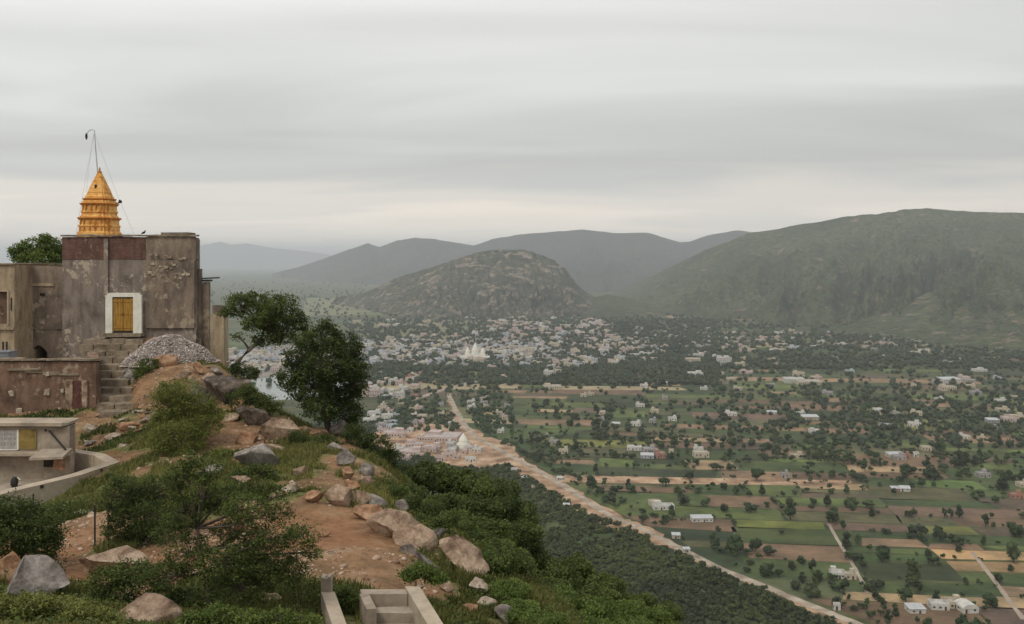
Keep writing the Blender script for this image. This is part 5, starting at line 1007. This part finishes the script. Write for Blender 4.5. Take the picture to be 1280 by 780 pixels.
def heap():
    c = P(211, 448, 57.3); rx, ry, hz = 2.8, 1.9, 1.7; zb = c.z - .25
    def hh(x, y): r = np.sqrt((x / rx) ** 2 + (y / ry) ** 2); return hz * np.clip(1 - r ** 1.7, 0, 1) ** .9 * (1 + .8 * (fbm(x * .9 + 5, y * 1.1, 3, 8) - .5)) + .1 * x / rx
    n = 48; g = np.linspace(-1, 1, n); XX, YY = np.meshgrid(g * rx * 1.35, g * ry * 1.35); V = np.c_[XX.ravel(), YY.ravel(), (hh(XX, YY) - 1.6 * np.clip(np.sqrt((XX / rx) ** 2 + (YY / ry) ** 2) - .93, 0, 1)).ravel() - .03]; i = (np.arange(n - 1)[:, None] * n + np.arange(n - 1)[None, :]).ravel()
    rs = np.random.RandomState(3); k = 5200; a = rs.uniform(0, 6.28, k); r = np.sqrt(rs.uniform(0, 1.15, k)); x, y = rx * r * np.cos(a), ry * r * np.sin(a); s = rs.uniform(.03, .085, k)
    M = tintstone('gravel_stone', [(.1, (.15, .12, .105)), (.4, (.30, .25, .22)), (.7, (.42, .36, .32)), (.95, (.75, .70, .64))])
    bpy_o = rocklets('gravel_heap', np.c_[x, y, hh(x, y) - .02, s, rs.uniform(0, 1, k) ** 1.3], M, 'grey heap of broken gravel piled against the temple wall by the steps', 5); bpy_o.location = (c.x, c.y, zb)
    me = npmesh('gravel_mound', V, np.c_[i, i + 1, i + n + 1, i + n], M_rock_grey, smooth=True); o = link('gravel_core', me, bpy_o)
heap()
def pebbles():
    rs = np.random.RandomState(9); n = 26000; y = rs.uniform(14, 58, n); x = rs.uniform(-.55, .05, n) * y; g = grassmask(x, y); k = (rs.uniform(0, 1, n) > g * 1.2) & (x < edge(y) + 1.5) & (fbm(x / 3, y / 3, 3, 66) > .42); x, y = x[k][:7000], y[k][:7000]
    s = .02 + rs.exponential(.028, len(x)); z = Z(x, y); M = tintstone('hill_pebble', [(.1, (.14, .08, .05)), (.4, (.27, .17, .10)), (.7, (.38, .27, .19)), (.95, (.52, .44, .36))])
    rocklets('scattered_pebbles', np.c_[x, y, z, np.clip(s, .02, .16), rs.uniform(0, 1, len(x))], M, 'loose pebbles and rubble strewn over the reddish soil', 15)
pebbles()
# ------------------------------------------------------------------ grass and weeds
def clearmask(x, y):     # true where grass may grow: keeps it off the buildings, basin, stair
    a = ~((y > 58.6) & (x < X(262, 60))) & ~((y > 51.8) & (x < X(121, 52) + .1)) & ~((y > 34.8) & (y < 44.5) & (x < X(140, 40)) & (x < -17.2)); px = 640 + x / y * F
    a &= ~((y > 15) & (y < 21.4) & (px > 448) & (px < 556)) & ~((y > 15) & (y < 21.3) & (px > 400) & (px < 446)); return a
def grass():
    rs = np.random.RandomState(12); n = 700000; y = 13 + 50 * rs.uniform(0, 1, n) ** 1.1; x = rs.uniform(-.56, .12, n) * y; g = grassmask(x, y) + (fbm(x * 1.4, y * 1.4, 3, 71) - .5) * .6; k = (g > .60) & (rs.uniform(0, 1, n) < .6) & clearmask(x, y) & (x < edge(y) + 4); x, y, g = x[k], y[k], g[k]; x, y, g = x[:170000], y[:170000], g[:170000]; n = len(x)
    z = Z(x, y); h = rs.uniform(.06, .20, n) * (.6 + fbm(x / 2, y / 2, 2, 31)); a = rs.uniform(0, 6.28, n); w_ = rs.uniform(.008, .02, n) * (1 + y / 40); ln = rs.normal(size=(n, 2)) * .06
    dx, dy = np.cos(a) * w_, np.sin(a) * w_; V = np.stack([np.c_[x - dx, y - dy, z - .02], np.c_[x + dx, y + dy, z - .02], np.c_[x + ln[:, 0] + dx * .3, y + ln[:, 1], z + h], np.c_[x + ln[:, 0] - dx * .3, y + ln[:, 1], z + h]], 1).reshape(-1, 3)
    t = np.clip(.42 + (fbm(x / 4, y / 4, 3, 44) - .5) * 1.8 + rs.normal(size=n) * .16, 0, 1); me = npmesh('hill_grass', V, np.arange(4 * n).reshape(n, 4), M_grass, np.c_[t, t, t]); kind(tag(link('hill_grass', me), 'short green and yellowing grass growing over the hillside soil', 'grass'), 'stuff')
    # leafy weeds
    m_ = 3200; y = rs.uniform(14, 54, m_ * 3); x = rs.uniform(-.55, .08, m_ * 3) * y; g = grassmask(x, y) + (fbm(x / 1.6, y / 1.6, 3, 81) - .5) * .9; k = (g > .72) & clearmask(x, y) & (x < edge(y) + 5); x, y = x[k][:m_], y[k][:m_]; r = rs.uniform(.10, .34, len(x)); z = Z(x, y)
    q = 34; c = np.repeat(np.c_[x, y, z], q, 0); rr = np.repeat(r, q); d = rs.normal(size=(len(c), 3)); d /= np.linalg.norm(d, axis=1)[:, None]; d[:, 2] = np.abs(d[:, 2]) * .9; c = c + d * rr[:, None] * rs.uniform(.5, 1.05, len(c))[:, None]
    V, Fq = leafquads(c, np.repeat(.045 + r * .14, q), rs, .6); t = np.clip(np.repeat(rs.uniform(.1, .9, len(x)), q) + rs.normal(size=len(c)) * .15, 0, 1); me = npmesh('low_weeds', V, Fq, M_leaf_mid, np.c_[t, t, t]); kind(tag(link('low_weeds', me), 'low leafy weeds spreading between the rocks', 'weeds'), 'stuff')
grass()
# ------------------------------------------------------------------ near trees and shrubs
def near_tree(name, label, cat, bpx, bpy_, d, trunk, lumps, m, leafs, nclump, nper, seed, tr=.16, group=None, csz=.35, up=.4, asp=.6, twigs=True, ground=True):
    rs = np.random.RandomState(seed); b = P(bpx, bpy_, d)
    if ground: b.z = min(b.z, zt(b.x, b.y) + .05)
    e = empty(name, b, label, cat, group); q = lambda px, py, dd=0: P(px, py, d + dd) - b
    tp = [Vector((0, 0, -.3))] + [q(*t) for t in trunk]; n = len(tp); mb = MB(); mb.tube(tp, [tr * (1 - .6 * i / (n - 1)) for i in range(n)], 9); cen = []; tin = []; W_ = []
    tot = sum(l[2] * l[3] for l in lumps); segs = []
    for (px, py, rx, ry, dd) in lumps:
        c = q(px, py, dd); Rx, Rz = rx / F * d, ry / F * d; Ry = (Rx + Rz) * .5
        st = tp[-1 if rs.uniform() < .5 else max(1, n - 2)]; best = min(tp[max(1, n // 2):], key=lambda p: (p - c).length); mid = best.lerp(c, .5) + Vector(rs.normal(size=3)) * .12 * (c - best).length * .6
        mb.tube([best, mid, c], [tr * .42, tr * .3, tr * .16], 6); k = max(4, int(nclump * rx * ry / tot)); lt = rs.uniform(-.12, .12)
        for i in range(k):
            v = rs.normal(size=3); v /= np.linalg.norm(v); v *= rs.uniform(.35, 1.0) ** .5; p = c + Vector((v[0] * Rx, v[1] * Ry, v[2] * Rz)); cen.append(p); tin.append(np.clip(.45 + lt + rs.normal() * .2, 0, 1))
            if twigs and i % 2 == 0: a = mid.lerp(c, rs.uniform(.3, 1)); mb.tube([a, a.lerp(p, .5) + Vector(rs.normal(size=3)) * .06, p], [tr * .13, tr * .09, tr * .03], 4)
    mb.build('trunk', M_bark, e, smooth=True); C_ = np.array([[*p] for p in cen]); cr = np.repeat(C_, nper, 0); r = np.repeat(csz * rs.uniform(.6, 1.3, len(C_)), nper)
    cr = cr + rs.normal(size=cr.shape) * r[:, None] * np.array([.5, .5, .34]); t = np.clip(np.repeat(tin, nper) + rs.normal(size=len(cr)) * .14, 0, 1)
    V, Fq = leafquads(cr, leafs, rs, up, asp); link('crown', npmesh('crown', V, Fq, m, np.c_[t, t, t]), e); return e
near_tree('leaning_tree', 'airy green tree leaning right over the ridge beside the pillar', 'tree', 288, 470, 52, [(297, 452), (312, 437), (325, 425), (331, 412)],
          [(300, 382, 16, 14, 0), (320, 376, 22, 12, 1), (350, 384, 24, 16, -1), (370, 402, 16, 13, 0), (340, 402, 26, 16, 1), (318, 402, 16, 12, -1), (352, 420, 22, 10, 0), (330, 424, 14, 9, 0), (284, 390, 12, 7, 0), (292, 375, 9, 7, 1), (336, 390, 20, 16, 0), (378, 412, 8, 8, 0), (298, 420, 6, 5, 0)], M_leaf_mid, .135, 420, 34, 5, .17, 'trees on the ridge', .30)
near_tree('ridge_tree', 'dense dark green tree standing on the ridge edge above the lake', 'tree', 412, 545, 44, [(408, 520), (404, 495), (401, 470), (400, 455)],
          [(404, 425, 24, 18, 0), (432, 432, 20, 16, 0), (378, 448, 26, 18, 1), (412, 456, 32, 22, -1), (440, 462, 20, 20, 0), (365, 476, 18, 16, 0), (390, 484, 30, 22, 0), (424, 488, 30, 22, 1), (444, 482, 13, 14, 0), (398, 512, 22, 14, -1), (432, 514, 22, 16, 0), (406, 408, 12, 8, 0), (376, 425, 10, 10, 0), (440, 530, 10, 14, 0)], M_leaf_dark, .125, 700, 42, 6, .17, 'trees on the ridge', .28)
near_tree('courtyard_tree', 'rounded dark green tree showing above the wing roof', 'tree', 45, 360, 69, [(45, 345), (44, 335), (44, 325)], [(24, 316, 14, 10, 0), (44, 310, 18, 13, 1), (62, 308, 16, 13, 0), (72, 318, 12, 12, 1), (48, 324, 26, 9, -1), (30, 322, 16, 8, 0), (60, 300, 9, 6, 0)], M_leaf_bright, .15, 260, 60, 7, .2, csz=.34)
near_tree('feathery_bush', 'feathery yellow green bush in front of the temple steps', 'bush', 228, 602, 42, [(227, 585), (226, 565), (226, 545)], [(214, 508, 22, 24, 0), (230, 490, 22, 16, 0), (206, 540, 20, 26, 0), (250, 506, 20, 14, 0), (232, 520, 26, 26, 1), (258, 528, 26, 16, 0), (224, 548, 34, 24, -1), (212, 570, 26, 18, 0), (240, 568, 24, 16, 0), (204, 490, 12, 14, 0), (270, 518, 16, 8, 0), (200, 535, 14, 16, 0)], M_leaf_olive, .09, 950, 60, 8, .09, 'bushes around the ruins', .28, .2, .4)
near_tree('thorny_shrub', 'large open thorny shrub with thin dark branches in the foreground', 'shrub', 265, 760, 20, [(262, 740), (256, 715), (250, 690), (247, 660)],
          [(240, 575, 16, 16, 0), (262, 590, 16, 14, 0), (218, 598, 16, 16, 0), (252, 610, 18, 22, 0), (275, 622, 30, 18, .5), (310, 634, 30, 16, -.4), (345, 640, 24, 12, 0), (230, 640, 24, 22, 0), (300, 665, 38, 22, .5), (345, 672, 30, 18, -.4), (380, 668, 20, 14, 0), (390, 690, 14, 10, 0), (330, 700, 46, 24, .2), (280, 705, 36, 24, -.4), (235, 692, 26, 30, 0), (300, 735, 50, 18, 0), (360, 715, 26, 18, 0), (215, 662, 22, 20, .5), (210, 720, 24, 20, 0), (232, 588, 10, 12, 0), (355, 618, 14, 5, 0)], M_leaf_mid, .060, 1000, 32, 9, .075, 'shrubs in the foreground', .15, .3, .5)
near_tree('thorny_shrub', 'dark green shrub between the fence posts and the open thorny shrub', 'shrub', 172, 692, 27, [(170, 670), (168, 650), (168, 630)], [(150, 620, 24, 20, 0), (178, 608, 26, 18, 0), (205, 618, 24, 18, .5), (160, 648, 28, 24, 0), (190, 645, 26, 22, -.5), (148, 670, 20, 18, 0), (182, 672, 26, 18, 0), (222, 600, 14, 12, 0), (140, 600, 12, 8, 0)], M_leaf_dark, .07, 420, 36, 10, .08, 'shrubs in the foreground', .2, .3)
near_tree('leafy_bush', 'dense dark green bush at the left edge above the grey boulder', 'bush', 28, 722, 24, [(28, 700), (28, 680), (28, 665)], [(8, 640, 20, 20, 0), (30, 645, 26, 22, .5), (56, 660, 22, 18, 0), (12, 672, 26, 24, -.3), (44, 682, 30, 22, 0), (66, 676, 14, 14, 0), (14, 700, 26, 16, 0), (60, 704, 18, 12, 0), (-15, 660, 20, 30, 0)], M_leaf_dark, .07, 420, 44, 11, .07, 'bushes in the foreground', .2, .3)
near_tree('leafy_bush', 'low leafy green bush below the smooth pinkish boulder', 'bush', 165, 752, 20.5, [(165, 745), (165, 735)], [(135, 722, 26, 16, 0), (165, 715, 32, 14, .3), (195, 722, 24, 16, 0), (150, 742, 34, 14, 0), (205, 745, 26, 14, 0), (235, 752, 20, 14, 0)], M_leaf_mid, .06, 330, 34, 12, .04, 'bushes in the foreground', .15, .5)
near_tree('leafy_bush', 'yellowish green bush along the bottom left corner', 'bush', 60, 790, 16, [(60, 785), (60, 778)], [(0, 760, 26, 16, 0), (35, 758, 30, 14, 0), (70, 760, 34, 14, .3), (105, 766, 26, 12, 0), (20, 782, 40, 14, 0), (80, 784, 46, 14, 0), (130, 782, 22, 12, 0), (140, 772, 16, 8, 0)], M_leaf_olive, .05, 480, 34, 13, .03, 'bushes in the foreground', .11, .5)
near_tree('leafy_bush', 'bright green ferny weeds at the bottom right of the smooth tan boulder', 'bush', 275, 788, 17.5, [(275, 780), (275, 775)], [(245, 775, 18, 9, 0), (275, 768, 26, 10, 0), (310, 774, 26, 10, 0), (350, 772, 20, 9, 0), (385, 776, 14, 8, 0)], M_leaf_bright, .05, 260, 30, 14, .03, 'bushes in the foreground', .11, .5)
near_tree('leafy_bush', 'small dark bush growing beside the gravel heap', 'bush', 181, 474, 54.5, [(181, 470), (181, 464)], [(176, 462, 10, 12, 0), (186, 455, 10, 9, 0), (180, 470, 12, 8, 0)], M_leaf_bright, .09, 90, 40, 15, .04, 'bushes around the ruins', .2)
near_tree('leafy_bush', 'small green bush on the grass right of the basin', 'bush', 150, 568, 45, [(150, 566), (150, 561)], [(144, 560, 12, 7, 0), (156, 557, 13, 7, 0)], M_leaf_bright, .08, 70, 40, 16, .03, 'bushes around the ruins', .2)
near_tree('leafy_bush', 'dark green bush right of the overhanging boulder', 'bush', 398, 582, 41.5, [(398, 575), (398, 566)], [(378, 560, 18, 12, 0), (400, 555, 24, 12, 0), (422, 562, 14, 10, 0), (396, 570, 28, 10, 0), (370, 548, 12, 8, 0)], M_leaf_dark, .085, 200, 40, 17, .05, 'bushes on the ridge edge', .22)
near_tree('leafy_bush', 'dark green bush below the ridge tree on the edge', 'bush', 466, 590, 42, [(466, 580), (466, 570)], [(450, 550, 18, 14, 0), (470, 560, 24, 18, 0), (488, 574, 16, 12, 0), (455, 572, 20, 10, 0), (440, 540, 14, 10, 0)], M_leaf_dark, .085, 260, 40, 18, .05, 'bushes on the ridge edge', .22)
near_tree('leafy_bush', 'small bush between the pillar and the leaning tree', 'bush', 305, 476, 51, [(305, 472), (305, 466)], [(298, 462, 12, 9, 0), (312, 466, 12, 9, 0)], M_leaf_dark, .09, 80, 40, 19, .04, 'bushes on the ridge edge', .2)
near_tree('leafy_bush', 'low bush spreading over rocks above the dark boulder', 'bush', 322, 512, 47, [(322, 508), (322, 503)], [(300, 498, 18, 10, 0), (322, 498, 20, 10, 0), (342, 508, 14, 8, 0), (310, 486, 12, 7, 0)], M_leaf_mid, .085, 150, 40, 20, .04, 'bushes on the ridge edge', .2)
near_tree('leafy_bush', 'low green bush left of the small pale rounded rock', 'bush', 322, 612, 35, [(322, 608), (322, 600)], [(300, 596, 16, 10, 0), (325, 592, 20, 10, 0), (340, 602, 14, 8, 0)], M_leaf_mid, .08, 150, 36, 61, .04, 'bushes on the ridge edge', .18)
near_tree('leafy_bush', 'olive bush between the overhanging boulder and the feathery bush', 'bush', 288, 588, 39, [(288, 584), (288, 575)], [(278, 570, 15, 11, 0), (296, 575, 13, 9, 0)], M_leaf_olive, .08, 110, 36, 62, .04, 'bushes on the ridge edge', .18)
near_tree('leafy_bush', 'small green bush right of the tan edge slabs', 'bush', 532, 672, 31, [(532, 668), (532, 660)], [(528, 654, 14, 8, 0), (543, 658, 12, 7, 0)], M_leaf_dark, .07, 90, 36, 63, .03, 'bushes on the ridge edge', .16)
near_tree('leafy_bush', 'round green weed clump above the boxed stair', 'bush', 520, 728, 23, [(520, 726), (520, 721)], [(512, 718, 11, 7, 0), (528, 714, 13, 8, 0), (545, 722, 12, 7, 0)], M_leaf_bright, .06, 120, 34, 64, .02, 'bushes on the ridge edge', .14)
near_tree('leafy_bush', 'green bush squeezed between parapet and boxed stair', 'bush', 434, 775, 21.6, [(434, 770), (434, 760)], [(428, 748, 12, 10, 0), (440, 756, 12, 12, 0), (432, 738, 8, 6, 0)], M_leaf_mid, .06, 90, 34, 22, .03, 'bushes in the foreground', .15)
# bushes on the steep slope right of the ridge edge
def slope_bushes():
    rs = np.random.RandomState(33); T = []
    for i in range(6):
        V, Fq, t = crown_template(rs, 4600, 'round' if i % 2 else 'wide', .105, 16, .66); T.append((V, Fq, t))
    mb = MB(); mb.tube([(0, 0, -.5), (.04, 0, .3), (0, .05, .8)], [.05, .04, .02], 6); mb.tube([(.02, 0, .1), (.35, .1, .75)], [.03, .015], 5); mb.tube([(.02, 0, .1), (-.35, -.1, .8)], [.03, .015], 5); to = mb.build('stem', M_bark); td = to.data; bpy.data.objects.remove(to)
    cols = [('dark', M_leaf_dark), ('mid', M_leaf_mid), ('bright', M_leaf_bright)]; me = {}
    spots = [(505, 592, 46, 26, 0), (530, 600, 44, 30, 0), (512, 618, 40, 22, 0), (555, 594, 46, 34, 1), (548, 626, 38, 26, 0), (585, 610, 45, 30, 1), (570, 632, 40, 30, 1), (612, 618, 43, 28, 1), (600, 646, 40, 30, 0), (632, 640, 42, 24, 0), (618, 672, 38, 28, 0), (640, 668, 40, 24, 0), (640, 700, 36, 28, 0), (655, 728, 34, 26, 1), (545, 592, 50, 20, 1), (600, 606, 50, 20, 1), (625, 614, 48, 20, 0), (648, 655, 44, 18, 0),
             (675, 706, 42, 26, 1), (700, 720, 40, 28, 1), (668, 750, 33, 28, 2), (705, 755, 35, 30, 2), (742, 745, 39, 28, 1), (745, 768, 35, 30, 2), (785, 765, 38, 28, 2), (820, 778, 38, 26, 2), (730, 722, 44, 22, 0), (640, 782, 27, 26, 2), (695, 788, 29, 30, 2), (765, 790, 33, 30, 2), (845, 794, 37, 26, 1), (560, 660, 37, 16, 0), (485, 602, 44, 14, 1), (660, 690, 42, 22, 0), (765, 742, 44, 20, 0), (620, 712, 36, 20, 1), (800, 790, 34, 24, 2), (685, 735, 38, 26, 1), (722, 778, 31, 24, 2), (585, 668, 38, 20, 0), (630, 745, 33, 20, 1)]
    spots += [(520, 622, 37, 24, 0), (545, 636, 35, 22, 1), (575, 650, 34, 26, 1), (612, 668, 32, 26, 1), (632, 695, 31, 30, 1), (640, 726, 29, 28, 2), (655, 755, 27, 30, 2), (682, 770, 28, 32, 2), (715, 785, 28, 30, 2), (598, 610, 51, 32, 1), (628, 624, 49, 30, 1), (568, 602, 50, 28, 0), (650, 645, 46, 26, 1), (540, 592, 50, 20, 1), (720, 715, 44, 26, 1), (755, 730, 42, 26, 1), (795, 750, 42, 24, 1), (835, 768, 42, 22, 1), (655, 672, 41, 26, 1)]
    spots += [(a, b, hit(a, b + c * .6), c, k) for a, b, c, k in [(600, 668, 20, 0), (618, 684, 24, 1), (628, 708, 24, 1), (636, 736, 24, 2), (624, 744, 15, 1), (648, 762, 26, 2), (668, 775, 24, 2), (560, 652, 18, 1), (540, 640, 18, 0), (515, 630, 16, 0), (498, 618, 14, 1), (584, 662, 15, 1), (642, 698, 26, 1), (690, 782, 24, 2), (612, 700, 14, 2)]]
    NAMED.clear()
    for (px, py, d, r, k) in spots:
        x = X(px, d); zc = ZZ(py, d); s = r / F * d; zb = min(zt(x, d), zc - s * .75); up_ = (zc - zb) / s - .85
        i = rs.randint(0, 6)
        if (i, k) not in me: V, Fq, t = T[i]; me[(i, k)] = npmesh2('crown', V, Fq, cols[k][1], np.c_[t, t, t])
        e = empty('slope_bush', (x, d, zb), '', 'bush', 'bushes on the steep slope'); e.scale = (s, s, s); e.rotation_euler = (0, 0, rs.uniform(0, 6.28))
        link('crown', me[(i, k)], e, (0, 0, up_)); so_ = link('stem', td, e); so_.scale = (1, 1, max(1, (up_ + .8) / .8)); NAMED.append((e, ('small ' if r < 24 else 'large ' if r > 31 else '') + cols[k][0] + ' green bush', 'on the ' + ('upper' if py < 625 else 'middle' if py < 690 else 'lower' if py < 755 else 'lowest') + ' steep slope beyond the rocks', px, py))
    write_labels()
slope_bushes()
# ---- fence posts and cloth
def posts():
    for px, py0, py1, d, lab in ((119, 631, 690, 27, 'thin dark iron post by the red earth, nearer the basin side'), (136, 634, 690, 27.3, 'thin dark iron post against the shrub, right of its twin'), (42, 617, 646, 33, 'short dark iron post in front of the basin rim')):
        b = P(px, py1, d); b.z = min(b.z, zt(b.x, b.y) + .02); e = empty('fence_post', b, lab, 'post', 'iron fence posts'); h = ZZ(py0, d) - b.z
        build('post', M_iron, e, lambda m: (m.box(-.025, .025, -.025, -.018, -.2, h), m.box(-.025, -.018, -.017, .025, -.2, h))); build('bracket', M_iron, e, lambda m: [m.box(-.03, .05, -.032, -.0255, h * t, h * t + .02) for t in (.1, .5, .9)])
    a = P(119, 690, 27); c = P(136, 690, 27.3); dz = c - a; e = empty('fence_rail', a, 'thin rail and wire strung between the two iron posts', 'rail'); build('rail', M_iron, e, lambda m: m.tube([(0, 0, 0), tuple(dz)], .015, 5)); build('wire', M_iron, e, lambda m: m.tube([(0, 0, .75), tuple(dz + Vector((0, 0, .7)))], .006, 4))
    d = hit(107, 643); V = []; Fc = []; n = 10
    for j in range(n):
        for i in range(n): u, v = i / (n - 1) - .5, j / (n - 1) - .5; V.append((u * .62 + v * .1, v * .34, .05 + .05 * math.sin(u * 14 + v * 5) * math.cos(v * 11) + .04))
    Fc = [(j * n + i, j * n + i + 1, (j + 1) * n + i + 1, (j + 1) * n + i) for j in range(n - 1) for i in range(n - 1)]
    o = link('cloth', npmesh('cloth', np.array(V), Fc, M_white, smooth=True), None, (X(107, d), d, ZZ(643, d))); tag(o, 'crumpled white cloth lying on the grass beside the iron posts', 'cloth')
posts()
# ------------------------------------------------------------------ haze
def haze():
    mb = MB(); mb.box(-65000, 65000, -60000, 66000, -70, 640)
    m = bpy.data.materials.new('haze_air'); m.use_nodes = True; N = m.node_tree.nodes; N.remove(N['Principled BSDF'])
    v = N.new('ShaderNodeVolumePrincipled'); v.inputs['Color'].default_value = (.82, .865, .92, 1); v.inputs['Density'].default_value = 8.8e-5; v.inputs['Anisotropy'].default_value = .2
    m.node_tree.links.new(v.outputs[0], N['Material Output'].inputs['Volume'])
    kind(mb.build('haze', m), 'stuff')
haze()
